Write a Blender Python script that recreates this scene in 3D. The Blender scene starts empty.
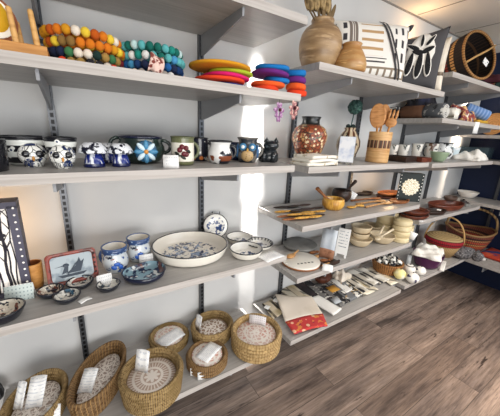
import bpy, bmesh, math, random
from mathutils import Vector, Matrix, Euler
random.seed(7)
S = bpy.context.scene
COL = S.collection
PI = math.pi
ZC = 1.55            # eye height of the photographer above the floor
D = 1.358            # distance of the photographer from the shelving wall
FPX = 272.0
def _basis(y, p, r):
    y, p, r = map(math.radians, (y, p, r))
    fw = Vector((math.sin(y)*math.cos(p), math.cos(y)*math.cos(p), math.sin(p)))
    rt = Vector((math.cos(y), -math.sin(y), 0)); up = rt.cross(fw)
    return math.cos(r)*rt+math.sin(r)*up, -math.sin(r)*rt+math.cos(r)*up, fw
RT, UP, FW = _basis(32.687, -15.641, 2.709)
EYE = Vector((0, -D, ZC))
def proj(P):
    v = Vector(P)-EYE; d = v.dot(FW)
    return 250+FPX*v.dot(RT)/d, 208-FPX*v.dot(UP)/d
def ppm(P): return FPX/(Vector(P)-EYE).dot(FW)
def ray(x, y): return FW+RT*((x-250)/FPX)-UP*((y-208)/FPX)
def on(x, y, z): d = ray(x, y); return EYE+d*((z-ZC)/d.z)
def onx(x, y, X): d = ray(x, y); return EYE+d*(X/d.x)
def ony(x, y, Y): d = ray(x, y); return EYE+d*((Y+D)/d.y)
def at(px, Y, z):
    a, b = -1.0, 6.0
    for _ in range(50):
        m = (a+b)/2
        if (proj((m, Y, z))[0] < px): a = m
        else: b = m
    return Vector((a, Y, z))
def rise(P, py):
    a, b = -.1, 1.2
    for _ in range(40):
        m = (a+b)/2
        if proj((P[0], P[1], P[2]+m))[1] > py: a = m
        else: b = m
    return a
def away(P):
    v = Vector((P[0], P[1]+D, 0)); return v.normalized()
def facing(P): return math.atan2(-P[0], P[1]+D)
def front(px, py, z, wpx, k=1.0):
    F = on(px, py, z); r = wpx/2/ppm(F); c = F+away(F)*r*k
    r = wpx/2/ppm(c); return F+away(F)*r*k, r

# ------------------------------------------------------------------ materials
def lin(h):
    if isinstance(h, tuple): return (*h[:3], 1)
    h = h.lstrip('#'); o = []
    for i in (0, 2, 4):
        c = int(h[i:i+2], 16)/255
        o.append(c/12.92 if c <= .04045 else ((c+.055)/1.055)**2.4)
    return (*o, 1)
MATS = {}
def mat(name, col, rough=.6, metal=0, layers=(), bump=None, spec=.4, emit=None, trans=0, coat=0):
    if name in MATS: return MATS[name]
    m = bpy.data.materials.new(name); m.use_nodes = True
    nt = m.node_tree; N = nt.nodes; L = nt.links
    b = N['Principled BSDF']
    b.inputs['Roughness'].default_value = rough; b.inputs['Metallic'].default_value = metal
    b.inputs['Specular IOR Level'].default_value = spec
    b.inputs['Transmission Weight'].default_value = trans
    b.inputs['Coat Weight'].default_value = coat
    tc = N.new('ShaderNodeTexCoord'); V = tc.outputs['Object']
    def mth(op, a, b_=None, c=None):
        n = N.new('ShaderNodeMath'); n.operation = op
        for i, v in enumerate((a, b_, c)):
            if v is None: continue
            if isinstance(v, (int, float)): n.inputs[i].default_value = v
            else: L.new(v, n.inputs[i])
        return n.outputs[0]
    sep = []
    def xyz(i):
        if not sep:
            s = N.new('ShaderNodeSeparateXYZ'); L.new(V, s.inputs[0]); sep.append(s)
        return sep[0].outputs[i]
    def radius(): return mth('SQRT', mth('ADD', mth('POWER', xyz(0), 2), mth('POWER', xyz(1), 2)))
    def step(v, lo, soft): # 1 where v>lo
        r = N.new('ShaderNodeMapRange'); L.new(v, r.inputs[0])
        r.inputs[1].default_value = lo-soft; r.inputs[2].default_value = lo+soft
        return r.outputs[0]
    def mask(k):
        t = k[0]
        if t == 'noise':      # scale, lo, hi, stretch
            n = N.new('ShaderNodeTexNoise'); n.inputs['Scale'].default_value = k[1]; n.inputs['Detail'].default_value = 4
            src = V
            if len(k) > 4:
                mp = N.new('ShaderNodeMapping'); L.new(V, mp.inputs[0]); mp.inputs['Scale'].default_value = k[4]; src = mp.outputs[0]
            L.new(src, n.inputs['Vector'])
            r = N.new('ShaderNodeMapRange'); L.new(n.outputs['Fac'], r.inputs[0])
            r.inputs[1].default_value = k[2]; r.inputs[2].default_value = k[3]; return r.outputs[0]
        if t in ('dots', 'cells'):   # scale, size, (stretch)
            n = N.new('ShaderNodeTexVoronoi'); n.inputs['Scale'].default_value = k[1]
            n.feature = 'F1' if t == 'dots' else 'DISTANCE_TO_EDGE'
            src = V
            if len(k) > 3:
                mp = N.new('ShaderNodeMapping'); L.new(V, mp.inputs[0]); mp.inputs['Scale'].default_value = k[3]; src = mp.outputs[0]
            L.new(src, n.inputs['Vector'])
            return mth('SUBTRACT', 1, step(n.outputs['Distance'], k[2], .02))
        if t == 'wave':       # axis, scale(periods per m), threshold, distortion
            n = N.new('ShaderNodeTexWave'); n.bands_direction = k[1]; n.inputs['Scale'].default_value = k[2]/3.1831
            n.inputs['Distortion'].default_value = k[4] if len(k) > 4 else 0
            n.inputs['Detail Scale'].default_value = k[5] if len(k) > 5 else 1
            L.new(V, n.inputs['Vector']); return step(n.outputs['Fac'], k[3], .08)
        if t in 'xyz':        # lo, hi
            v = xyz('xyz'.index(t)); return mth('MULTIPLY', step(v, k[1], .0006), mth('SUBTRACT', 1, step(v, k[2], .0006)))
        if t == 'r':
            v = radius(); return mth('MULTIPLY', step(v, k[1], .0006), mth('SUBTRACT', 1, step(v, k[2], .0006)))
        if t == 'spokes':     # n, threshold
            a = mth('ARCTAN2', xyz(1), xyz(0)); return step(mth('SINE', mth('MULTIPLY', a, k[1])), k[2], .1)
        if t == 'rings':      # period, threshold
            return step(mth('SINE', mth('MULTIPLY', radius(), 2*PI/k[1])), k[2], .1)
        if t == 'petal':      # n, r0, r1 : rosette with n lobes
            a = mth('ARCTAN2', xyz(1), xyz(0)); s = mth('ABSOLUTE', mth('SINE', mth('MULTIPLY', a, k[1]/2)))
            lim = mth('ADD', mth('MULTIPLY', s, k[3]-k[2]), k[2]); return step(mth('SUBTRACT', lim, radius()), 0, .001)
        if t == 'grid':       # period x, period y, duty threshold (sine)
            return mth('MULTIPLY', step(mth('SINE', mth('MULTIPLY', xyz(0), 2*PI/k[1])), k[3], .1), step(mth('SINE', mth('MULTIPLY', xyz(1), 2*PI/k[2])), k[3], .1))
        if t == 'gridxz':
            return mth('MULTIPLY', step(mth('SINE', mth('MULTIPLY', xyz(0), 2*PI/k[1])), k[3], .1), step(mth('SINE', mth('MULTIPLY', xyz(2), 2*PI/k[2])), k[3], .1))
        if t == 'amt': return k[1]
    c = None
    for lay in layers:
        f = None
        for k in lay[1:]:
            s = mask(k)
            f = s if f is None else mth('MULTIPLY', f, s)
        mx = N.new('ShaderNodeMix'); mx.data_type = 'RGBA'
        if isinstance(f, (int, float)): mx.inputs[0].default_value = f
        else: L.new(f, mx.inputs[0])
        if c is None: mx.inputs[6].default_value = lin(col)
        else: L.new(c, mx.inputs[6])
        mx.inputs[7].default_value = lin(lay[0]); c = mx.outputs[2]
    if c is None: b.inputs['Base Color'].default_value = lin(col)
    else: L.new(c, b.inputs['Base Color'])
    if emit:
        b.inputs['Emission Color'].default_value = lin(emit[0]); b.inputs['Emission Strength'].default_value = emit[1]
        if c is not None: L.new(c, b.inputs['Emission Color'])
    if bump:                  # ('noise', scale, strength) or mask + strength
        bp = N.new('ShaderNodeBump'); bp.inputs['Strength'].default_value = bump[-1]; bp.inputs['Distance'].default_value = .004
        L.new(mask(bump[:-1] if bump[0] != 'noise' else ('noise', bump[1], 0, 1)), bp.inputs['Height']); L.new(bp.outputs[0], b.inputs['Normal'])
    MATS[name] = m; return m

# ------------------------------------------------------------------ geometry
class B:
    """collects shapes into one mesh"""
    def __init__(s): s.bm = bmesh.new(); s.mi = 0
    def _f(s, vs, mi=None):
        try: f = s.bm.faces.new(vs); f.material_index = s.mi if mi is None else mi; f.smooth = True; return f
        except ValueError: return None
    def box(s, c, sz, rot=None, bev=0):
        m = Matrix.Translation(Vector(c)) @ (Euler(rot).to_matrix().to_4x4() if rot else Matrix())
        t = bmesh.new(); bmesh.ops.create_cube(t, size=1, matrix=Matrix.Diagonal((*sz, 1)))
        if bev: bmesh.ops.bevel(t, geom=t.edges[:]+t.verts[:], offset=bev, segments=2, profile=.6, affect='EDGES')
        mp = {}
        for v in t.verts: mp[v] = s.bm.verts.new(m @ v.co)
        for f in t.faces:
            g = s._f([mp[v] for v in f.verts])
            if g: g.smooth = False
        t.free(); return s
    def lathe(s, prof, seg=32, c=(0, 0, 0), sx=1, sy=1, rot=None, wob=0, mis=None):
        m = Matrix.Translation(Vector(c)) @ (Euler(rot).to_matrix().to_4x4() if rot else Matrix())
        rows = []
        for r, z in prof:
            if r < 1e-5: rows.append([s.bm.verts.new(m @ Vector((0, 0, z)))])
            else: rows.append([s.bm.verts.new(m @ Vector((r*sx*math.cos(2*PI*i/seg), r*sy*math.sin(2*PI*i/seg), z+wob*math.sin(6*PI*i/seg)*(r if wob else 0)))) for i in range(seg)])
        for k in range(len(rows)-1):
            a, b = rows[k], rows[k+1]; mi = mis[k] if mis else None
            for i in range(seg):
                j = (i+1) % seg
                if len(a) == 1 and len(b) == 1: continue
                if len(a) == 1: s._f([a[0], b[j], b[i]], mi)
                elif len(b) == 1: s._f([a[i], a[j], b[0]], mi)
                else: s._f([a[i], a[j], b[j], b[i]], mi)
        return s
    def ball(s, c, r, rot=None, seg=14, rings=9):
        r = (r, r, r) if isinstance(r, (int, float)) else r
        prof = [(math.sin(PI*k/rings), -math.cos(PI*k/rings)) for k in range(rings+1)]
        m = Matrix.Translation(Vector(c)) @ (Euler(rot).to_matrix().to_4x4() if rot else Matrix()) @ Matrix.Diagonal((*r, 1))
        n0 = len(s.bm.verts); s.lathe(prof, seg); s.bm.verts.ensure_lookup_table()
        for v in s.bm.verts[n0:]: v.co = m @ v.co
        return s
    def tube(s, pts, r, seg=8, closed=False, flat=1):
        pts = [Vector(p) for p in pts]; n = len(pts); rows = []; prev = None
        for i, p in enumerate(pts):
            a = pts[(i-1) % n] if closed or i else p; b = pts[(i+1) % n] if closed or i < n-1 else p
            t = (b-a).normalized()
            ref = prev if prev is not None else (Vector((0, 0, 1)) if abs(t.z) < .9 else Vector((1, 0, 0)))
            u = (ref-t*ref.dot(t)).normalized(); prev = u; w = t.cross(u)
            rr = r[i] if isinstance(r, (list, tuple)) else r
            rows.append([s.bm.verts.new(p+u*rr*math.cos(2*PI*k/seg)*flat+w*rr*math.sin(2*PI*k/seg)) for k in range(seg)])
        for i in range(n if closed else n-1):
            a, b = rows[i], rows[(i+1) % n]
            for k in range(seg): s._f([a[k], a[(k+1) % seg], b[(k+1) % seg], b[k]])
        if not closed: s._f(rows[0][::-1]); s._f(rows[-1])
        return s
    def prism(s, out, h, c=(0, 0, 0), rot=None, smooth=False):
        m = Matrix.Translation(Vector(c)) @ (Euler(rot).to_matrix().to_4x4() if rot else Matrix())
        lo = [s.bm.verts.new(m @ Vector((x, y, 0))) for x, y in out]; hi = [s.bm.verts.new(m @ Vector((x, y, h))) for x, y in out]
        n = len(out); fs = [s._f(lo[::-1]), s._f(hi)]+[s._f([lo[i], lo[(i+1) % n], hi[(i+1) % n], hi[i]]) for i in range(n)]
        for f in fs:
            if f: f.smooth = smooth
        return s
    def sheet(s, nx, ny, fn, th=.002):
        top = [[s.bm.verts.new(Vector(fn(i/nx, j/ny))) for j in range(ny+1)] for i in range(nx+1)]
        def nrm(i, j):
            a = top[min(i+1, nx)][j].co-top[max(i-1, 0)][j].co; b = top[i][min(j+1, ny)].co-top[i][max(j-1, 0)].co
            n = a.cross(b); return n.normalized() if n.length > 1e-9 else Vector((0, 0, 1))
        bot = [[s.bm.verts.new(top[i][j].co-nrm(i, j)*th) for j in range(ny+1)] for i in range(nx+1)]
        for i in range(nx):
            for j in range(ny):
                s._f([top[i][j], top[i+1][j], top[i+1][j+1], top[i][j+1]]); s._f([bot[i][j+1], bot[i+1][j+1], bot[i+1][j], bot[i][j]])
        for i in range(nx):
            s._f([bot[i][0], bot[i+1][0], top[i+1][0], top[i][0]]); s._f([top[i][ny], top[i+1][ny], bot[i+1][ny], bot[i][ny]])
        for j in range(ny):
            s._f([top[0][j], top[0][j+1], bot[0][j+1], bot[0][j]]); s._f([bot[nx][j], bot[nx][j+1], top[nx][j+1], top[nx][j]])
        return s
    def put(s, name, mats, parent=None, loc=(0, 0, 0), rot=(0, 0, 0)):
        me = bpy.data.meshes.new(name); s.bm.normal_update(); bmesh.ops.recalc_face_normals(s.bm, faces=s.bm.faces[:])
        s.bm.to_mesh(me); s.bm.free()
        for m in (mats if isinstance(mats, (list, tuple)) else [mats]): me.materials.append(m)
        o = bpy.data.objects.new(name, me); COL.objects.link(o); o.location = loc; o.rotation_euler = rot
        if parent: o.parent = parent
        return o
def tag(o, label, cat, group=None, kind=None):
    if label: o['label'] = label
    if cat: o['category'] = cat
    if group: o['group'] = group
    if kind: o['kind'] = kind
    return o
def thing(name, label, cat, loc=(0, 0, 0), rz=0, group=None, rot=None):
    o = bpy.data.objects.new(name, None); COL.objects.link(o); o.location = loc; o.rotation_euler = rot or (0, 0, rz)
    o.empty_display_size = .05
    return tag(o, label, cat, group)
def struct(name, b, m, loc=(0, 0, 0)):
    o = b.put(name, m, None, loc); o['kind'] = 'structure'; return o
def dup(root, loc, rz, label, group=None):
    r = root.copy(); COL.objects.link(r); r.location = loc; r.rotation_euler = (0, 0, rz); r['label'] = label
    if group: r['group'] = group
    for ch in list(root.children):
        c = ch.copy(); COL.objects.link(c); c.parent = r
        for g in ch.children:
            d = g.copy(); COL.objects.link(d); d.parent = c
    return r
def bowlprof(rb, rt, h, t=.004, pw=.6, n=7, foot=0):
    out = [(0, 0), (rb, 0)]
    if foot: out += [(rb, foot)]
    out += [(rb+(rt-rb)*(k/n)**pw, foot+(h-foot)*k/n) for k in range(1 if not foot else 0, n+1)]
    inn = [(max(rb+(rt-rb)*(k/n)**pw-t, .001), foot+(h-foot)*k/n+(t if k == 0 else 0)) for k in range(n, -1, -1)]
    return out+inn+[(0, inn[-1][1])], len(out)
def coilprof(rb, rt, h, n, t=.012, belly=0, g=.35):
    """outline of a coiled basket wall: n bulging rows outside and inside"""
    def R(u): return rb+(rt-rb)*u+belly*math.sin(PI*u)
    out = [(0, 0), (rb-t*.3, 0)]
    for k in range(n):
        for a in range(5):
            u = (k+a/4)/n; out.append((R(u)+t*g*math.sin(PI*a/4), h*u))
    inn = []
    for k in range(n-1, -1, -1):
        for a in range(4, -1, -1):
            u = (k+a/4)/n; inn.append((R(u)-t-t*g*math.sin(PI*a/4), max(h*u, t*.6)))
    return out+inn+[(0, t*.6)]
# ------------------------------------------------------------------ setting
M_wall = mat('wall_paint', '#cecdcb', .75, layers=[('#c7c6c5', ('noise', 3, .4, .7))], bump=('noise', 180, .08))
M_navy = mat('navy_paint', '#0d1c3c', .6)
M_ceil = mat('ceiling_paint', '#e6e2dc', .85, bump=('noise', 120, .05))
M_seam = mat('ceiling_seam', '#8d8983', .8)
M_floor = mat('plank_floor', '#8b7c70', .45, layers=[])
def floor_nodes():
    m = M_floor; nt = m.node_tree; N = nt.nodes; L = nt.links; b = N['Principled BSDF']
    tc = N.new('ShaderNodeTexCoord')
    br = N.new('ShaderNodeTexBrick'); L.new(tc.outputs['Object'], br.inputs['Vector'])
    br.inputs['Scale'].default_value = 1; br.inputs['Brick Width'].default_value = 1.25; br.inputs['Row Height'].default_value = .17
    br.inputs['Mortar Size'].default_value = .0018; br.inputs['Color1'].default_value = (0, 0, 0, 1); br.inputs['Color2'].default_value = (1, 1, 1, 1)
    br.inputs['Mortar'].default_value = (.5, .5, .5, 1); br.offset = .37
    def noise(sc, stretch, det=6, rough=.6):
        mp = N.new('ShaderNodeMapping'); L.new(tc.outputs['Object'], mp.inputs[0]); mp.inputs['Scale'].default_value = stretch
        ad = N.new('ShaderNodeVectorMath'); ad.operation = 'ADD'; L.new(mp.outputs[0], ad.inputs[0])
        sc2 = N.new('ShaderNodeVectorMath'); sc2.operation = 'SCALE'; L.new(br.outputs['Color'], sc2.inputs[0]); sc2.inputs['Scale'].default_value = 40
        L.new(sc2.outputs[0], ad.inputs[1])
        n = N.new('ShaderNodeTexNoise'); n.inputs['Scale'].default_value = sc; n.inputs['Detail'].default_value = det; n.inputs['Roughness'].default_value = rough
        L.new(ad.outputs[0], n.inputs['Vector']); return n.outputs['Fac']
    def ramp(v, stops):
        r = N.new('ShaderNodeValToRGB'); e = r.color_ramp.elements
        while len(e) < len(stops): e.new(.5)
        for q, (p, c) in zip(e, stops): q.position = p; q.color = lin(c)
        L.new(v, r.inputs[0]); return r.outputs[0]
    def mix(f, a, c, mode='MIX'):
        x = N.new('ShaderNodeMix'); x.data_type = 'RGBA'; x.blend_type = mode
        if isinstance(f, float): x.inputs[0].default_value = f
        else: L.new(f, x.inputs[0])
        for s, v in ((6, a), (7, c)):
            if isinstance(v, str): x.inputs[s].default_value = lin(v)
            else: L.new(v, x.inputs[s])
        return x.outputs[2]
    base = ramp(noise(1.0, (1.6, 11, 1), 5), [(.30, '#4e4541'), (.43, '#857770'), (.58, '#a19085'), (.72, '#c0ac9f')])
    grain = ramp(noise(1.0, (5, 95, 1), 4, .7), [(.3, '#827872'), (.5, '#d8d2cc'), (.7, '#ffffff')])
    c = mix(.75, base, grain, 'MULTIPLY')
    tone = ramp(br.outputs['Color'], [(0, '#c4bdb8'), (1, '#ffffff')])
    c = mix(.8, c, tone, 'MULTIPLY')
    knot = ramp(noise(1.0, (4, 26, 1), 3, .8), [(.29, '#ffffff'), (.37, '#000000')])
    c = mix(knot, c, '#3a302b')
    f2 = N.new('ShaderNodeMath'); f2.operation = 'MULTIPLY'; L.new(br.outputs['Fac'], f2.inputs[0]); f2.inputs[1].default_value = .7
    c = mix(f2.outputs[0], c, '#2f2925')
    L.new(c, b.inputs['Base Color'])
    bp = N.new('ShaderNodeBump'); bp.inputs['Strength'].default_value = .15; bp.inputs['Distance'].default_value = .003
    L.new(grain, bp.inputs['Height']); L.new(bp.outputs[0], b.inputs['Normal'])
floor_nodes()
XW = 3.77; ZT = ZC+.893
struct('floor', B().box((1, -1.9, -.05), (5.6, 4.2, .1)), M_floor)
struct('ceiling', B().box((1, -1.9, ZT+.05), (5.6, 4.2, .1)), M_ceil)
struct('wall_back', B().box((1, .05, ZT/2), (5.54, .1, ZT)), M_wall)
struct('wall_right', B().box((XW+.05, -2.0, ZT/2), (.1, 4.0, ZT)), M_navy)
for k in range(-4, 4):
    X = 2.26+.6*k
    if -1.7 < X < XW: struct('trim_%d' % (k+5), B().box((X, -2.0, ZT-.0015), (.006, 3.96, .003)), M_seam)
for k in range(1, 5): struct('trim_%d' % (k+8), B().box((1, -.62*k, ZT-.0015), (5.4, .006, .003)), M_seam)
struct('trim_13', B().box((1, -.004, ZT-.004), (5.4, .008, .008)), M_seam)

# ------------------------------------------------------------------ shelving
M_steel = mat('upright_steel', '#5a5c60', .35, .6, layers=[('#1b1b1d', ('x', -.0055, .0055), ('wave', 'Z', 40, .3))])
M_brk = mat('bracket_steel', '#8d8e91', .45, .0)
M_shelf = mat('shelf_laminate', '#9f9b97', .42, layers=[('#b0aca8', ('noise', 2.2, .35, .65, (1.2, 22, 8))), ('#8f8a86', ('noise', 3, .58, .75, (1, 40, 9)))])
M_edge = mat('shelf_edge_band', '#b9b2ac', .5, layers=[('#a69e97', ('noise', 3, .45, .65, (1, 10, 30)))])
UX = [-.064+.61*k for k in range(6)]
for k, w in enumerate(['leftmost slotted steel upright behind the papercut tree lantern', 'slotted steel upright behind the big cream baking dish', 'slotted steel upright behind the mosaic vase', 'slotted steel upright behind the wooden spoon holder', 'slotted steel upright right of the doily lantern', 'slotted steel upright nearest the navy wall']):
    zt = ZC+(.95, .95, .33, .33, .45, .45)[k]
    tag(B().box((0, -.0125, 0), (.024, .023, zt-ZC+1.27)).put('shelf_upright', M_steel, None, (UX[k], -.001, (zt+ZC-1.27)/2)), w, 'upright', 'slotted uprights on the wall')
def bracket(p, x, z, zt):
    b = B(); n0 = 0
    out = [(-.024, 0), (-.024, -.085), (-.05, -.085), (-.405, -.028), (-.405, 0)]
    vs = [[b.bm.verts.new((x+s, yy, z-zt+zz)) for yy, zz in out] for s in (-.004, .004)]
    b._f(vs[0]); b._f(vs[1][::-1])
    for i in range(5): b._f([vs[0][i], vs[0][(i+1) % 5], vs[1][(i+1) % 5], vs[1][i]])
    for f in b.bm.faces: f.smooth = False
    b.put('bracket', M_brk, p)
DEP = .423
def shelf(x0, x1, z, ups, label, zt=.03):
    t = thing('wall_shelf', label, 'shelf', ((x0+x1)/2, 0, ZC+z), 0, 'bracketed wall shelves')
    B().box((0, -(DEP+.026)/2, -zt/2), (x1-x0, DEP-.026-.003, zt)).put('board', M_shelf, t)
    B().box((0, -DEP+.0015, -zt/2), (x1-x0, .003, zt)).put('edge_band', M_edge, t)
    for u in ups: bracket(t, UX[u]-(x0+x1)/2, 0, zt)
    return t
ZA = [.446, .162, -.137, -.580, -1.134]; ZB = [0, .300, -.147, -.443, -.734, -1.131]; ZCC = [0, .427, .147, -.155, -.575, -1.114]
A0, A1, A2, A3, A4 = [ZC+v for v in ZA]; _, B1, B2, B3, B4, B5 = [ZC+v for v in ZB]; _, C1, C2, C3, C4, C5 = [ZC+v for v in ZCC]
for z, l in zip(ZA, ['empty top left shelf seen from below', 'left shelf holding the felt ball trivets', 'left shelf holding skull bowls and painted mugs', 'left shelf holding the baking dish and tree lantern', 'bottom left shelf holding woven bread baskets']):
    shelf(-.37, .829, z, (0, 1), l)
for z, l in zip(ZB[1:], ['top middle shelf holding wooden vases and pillows', 'middle shelf holding the mosaic vase and spoon holder', 'middle shelf holding wooden mortars and utensils', 'middle shelf holding stone plates and tan bowls', 'bottom middle shelf holding towels and fabric swatches']):
    shelf(.916, 2.034, z, (2, 3), l)
for z, l in zip(ZCC[1:], ['top right shelf holding the big tilted basket', 'right shelf holding rolled textiles', 'right shelf holding painted cups and white cloths', 'right shelf holding dark wooden trays', 'bottom right shelf holding the purple bowl and handled baskets']):
    shelf(2.081, 3.177, z, (4, 5), l)
# shelves on the navy wall
def navy_shelf(z, label, zt=.03, y0=-.03, y1=-1.6, x0=3.4):
    t = thing('wall_shelf', label, 'shelf', (XW, (y0+y1)/2, ZC+z), 0, 'shelves on the navy wall')
    B().box((-(XW-x0)/2-.002, 0, -zt/2), (XW-x0-.006, y0-y1, zt)).put('board', M_shelf, t)
    B().box((-(XW-x0), 0, -zt/2), (.003, y0-y1, zt)).put('edge_band', M_edge, t)
    for yy in (.3, -.3):
        B().box((-.18, yy, -zt-.03), (.34, .008, .06)).put('bracket', M_brk, t)
ZD2, ZD3, ZD4, ZD5 = .075, -.165, -.585, -1.125
navy_shelf(ZD2, 'upper shelf on navy wall holding the round wooden board')
navy_shelf(ZD3, 'shelf on navy wall holding the dark glass box')
navy_shelf(ZD4, 'shelf on navy wall holding the white bowl')
navy_shelf(ZD5, 'low thick shelf on navy wall under the red rug', .1)
D2, D3, D4, D5 = [ZC+v for v in (ZD2, ZD3, ZD4, ZD5)]
tag(B().box((0, 0, 0), (.023, .026, 1.9)).put('shelf_upright', M_steel, None, (XW-.0125, -.36, ZC-.25)), 'slotted steel upright standing on the navy wall', 'upright')
# ------------------------------------------------------------------ helpers for the goods
white = mat('white_paper', '#f2f1ee', .8); paper = mat('printed_card', '#f3f2f0', .8, layers=[('#bfc2c7', ('gridxz', .006, .011, .35), ('x', -.022, .022), ('z', .012, .055))])
sheetpaper = mat('printed_sheet', '#f4f3f1', .8, layers=[('#d3d5d9', ('wave', 'Y', 120, .7), ('noise', 120, .45, .5))])
black = mat('black_gloss', '#121214', .3); blackmatt = mat('black_matt', '#17171a', .8)
def tent(px, py, z, wpx, hpx, label, tilt=.0, m=None, group='price cards on the shelves'):
    P = on(px, py, z); w = wpx/ppm(P); h = hpx/ppm(P)*1.02
    t = thing('price_card', label, 'card', P, facing(P)+tilt, group)
    a = .3
    B().sheet(1, 1, lambda u, v: ((u-.5)*w, .001+v*h*math.sin(a), v*h*math.cos(a)), .0008).put('front_leaf', m or paper, t)
    B().sheet(1, 1, lambda u, v: ((u-.5)*w, h*2*math.sin(a)-v*h*math.sin(a), v*h*math.cos(a)), .0008).put('back_leaf', white, t)
    return t
def leaning(name, P, w, h, label, cat, lean=.5, rz=None, m=None, th=.0012, group=None, roll=0):
    """card leaning back on something behind it"""
    o = B().sheet(3, 3, lambda u, v: ((u-.5)*w, v*h*math.sin(lean)+.006*math.sin(PI*u), .002+v*h*math.cos(lean)), th).put(name, m or paper, None, P, (0, roll, facing(P) if rz is None else rz))
    return tag(o, label, cat, group)
def lying(name, px, py, z, wpx, dpx, label, rz=0, m=None, dz=.001, group=None, cat='card', th=.0015):
    P = on(px, py, z); P.z = z+dz; k = ppm(P)
    o = B().sheet(4, 4, lambda u, v: ((u-.5)*wpx/k, (v-.5)*dpx/k, .002+.003*math.sin(PI*u)), th).put(name, m or sheetpaper, None, P, (0, 0, rz))
    return tag(o, label, cat, group)
def handle(b, r, z0, z1, out, ang, th=.006, n=9):
    pts = []
    for i in range(n):
        a = -PI/2+PI*i/(n-1); rr = r-.003+out*math.cos(a); zz = (z0+z1)/2+(z1-z0)/2*math.sin(a)
        pts.append((rr*math.cos(ang), rr*math.sin(ang), zz))
    b.tube(pts, th, 8); return b
def mug(P, r, h, label, body, rim, inner, rz, hang=0, shape='cyl', hout=.028, name='mug', cat='mug', group='painted mugs'):
    t = thing(name, label, cat, P, rz, group)
    pr = {'cyl': [(0, 0), (.9, 0), (.98, .06), (1, .3), (1, .7), (1, .97)],
          'belly': [(0, 0), (.78, 0), (.86, .06), (1.06, .3), (1.04, .5), (.88, .72), (.86, .85), (1, .97)],
          'taper': [(0, 0), (.62, 0), (.7, .06), (.85, .4), (.95, .7), (1, .97)]}[shape]
    pr = [(a*r, b_*h) for a, b_ in pr]
    inn = [(max(a-.005, 0), b_) for a, b_ in pr[::-1][:-2]]; inn = [(a, max(z, .008)) for a, z in inn]
    B().lathe(pr+[(r, h*.99), (r-.004, h*.99)], 36).put('body', body, t)
    B().lathe([(r-.0045, h*.985)]+inn[1:]+[(0, .008)], 36).put('lining', inner, t)
    B().tube([((r-.001)*math.cos(a*PI/16), (r-.001)*math.sin(a*PI/16), h*.985) for a in range(32)], .0035, 6, True).put('rim', rim, t)
    if hang is not None: handle(B(), r*.93, h*.22, h*.8, hout, hang).put('handle', rim, t)
    return t
def bowl(P, rb, r, h, label, outm, inm, rimm=None, name='bowl', cat='bowl', group=None, rz=0, pw=.6, sx=1, sy=1, foot=0, t=.005, wob=0, rimw=.003):
    e = thing(name, label, cat, P, rz, group)
    pr, k = bowlprof(rb, r, h, t, pw, 8, foot)
    B().lathe(pr[:k]+[pr[k]], 48, sx=sx, sy=sy, wob=wob).put('body', outm, e)
    B().lathe(pr[k:], 48, sx=sx, sy=sy, wob=wob).put('lining', inm, e)
    if rimm: B().tube([((r-t/2)*sx*math.cos(a*PI/24), (r-t/2)*sy*math.sin(a*PI/24), h+wob*r*math.sin(6*PI*a/48)) for a in range(48)], rimw, 6, True).put('rim', rimm, e)
    return e
def rod_between(b, p, q, r, seg=8): return b.tube([p, q], r, seg)

# ------------------------------------------------------------------ left shelf 1: plate rack, felt ball trivets, felt pads
M_pine = mat('pale_wood', '#d9a867', .55, layers=[('#c48f4e', ('noise', 4, .45, .65, (2, 2, 30)))])
M_oak = mat('honey_board', '#c98f4d', .55, layers=[('#b57a3b', ('noise', 4, .4, .65, (3, 30, 30)))])
P = at(49, -.36, A1); k = ppm(P)
t = thing('plate_rack', 'pale wooden dowel rack at the left end of the felt trivets', 'rack', (P.x-.13, -.30, A1+.001))
B().box((0, 0, .017), (.26, .12, .034), None, .003).put('base', M_oak, t)
for px, top, yy in ((17, 7, -.035), (38, 10, -.04), (23, 22, .03), (3, 10, .035)):
    Q = at(px, -.30+yy, A1+.03); hh = rise(Q, top); x = Q.x-t.location.x
    B().lathe([(0, 0), (.0065, 0), (.0075, .004), (.0065, hh-.004), (.004, hh), (0, hh)], 12, (x, yy, .03), rot=(0, -.06, 0)).put('peg', M_pine, t)
pm = mat('painted_board', '#f4efe2', .5, layers=[('#e9b52c', ('dots', 9, .33)), ('#f7e08a', ('dots', 9, .13))])
Q = at(6, -.30, A1+.035); hh = rise(Q, -6)
t = thing('painted_board', 'white oval board with yellow painted fruit leaning in the rack', 'board', (Q.x-.012, Q.y, Q.z+.001), 0, rot=(-.12, -.16, .35))
out = [(.055*math.cos(a*PI/16), hh*.5+hh*.5*math.sin(a*PI/16)) for a in range(32)]
B().prism(out, .010, rot=(PI/2, 0, 0)).put('panel', mat('brown_edge', '#8a4a22', .5), t)
B().prism([(x*.86, hh*.07+y*.86) for x, y in out], .004, (0, -.010, 0), rot=(PI/2, 0, 0)).put('painted_face', mat('board_white', '#f3eee0', .5), t); pf = t.children[-1]
B().lathe([(0, 0), (.03, 0), (.03, .003), (0, .003)], 20, (.006, -.014, hh*.55), rot=(PI/2, 0, 0), sy=1.4).put('painted_fruit', mat('fruit_yellow', '#eab52a', .5), pf)

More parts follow.
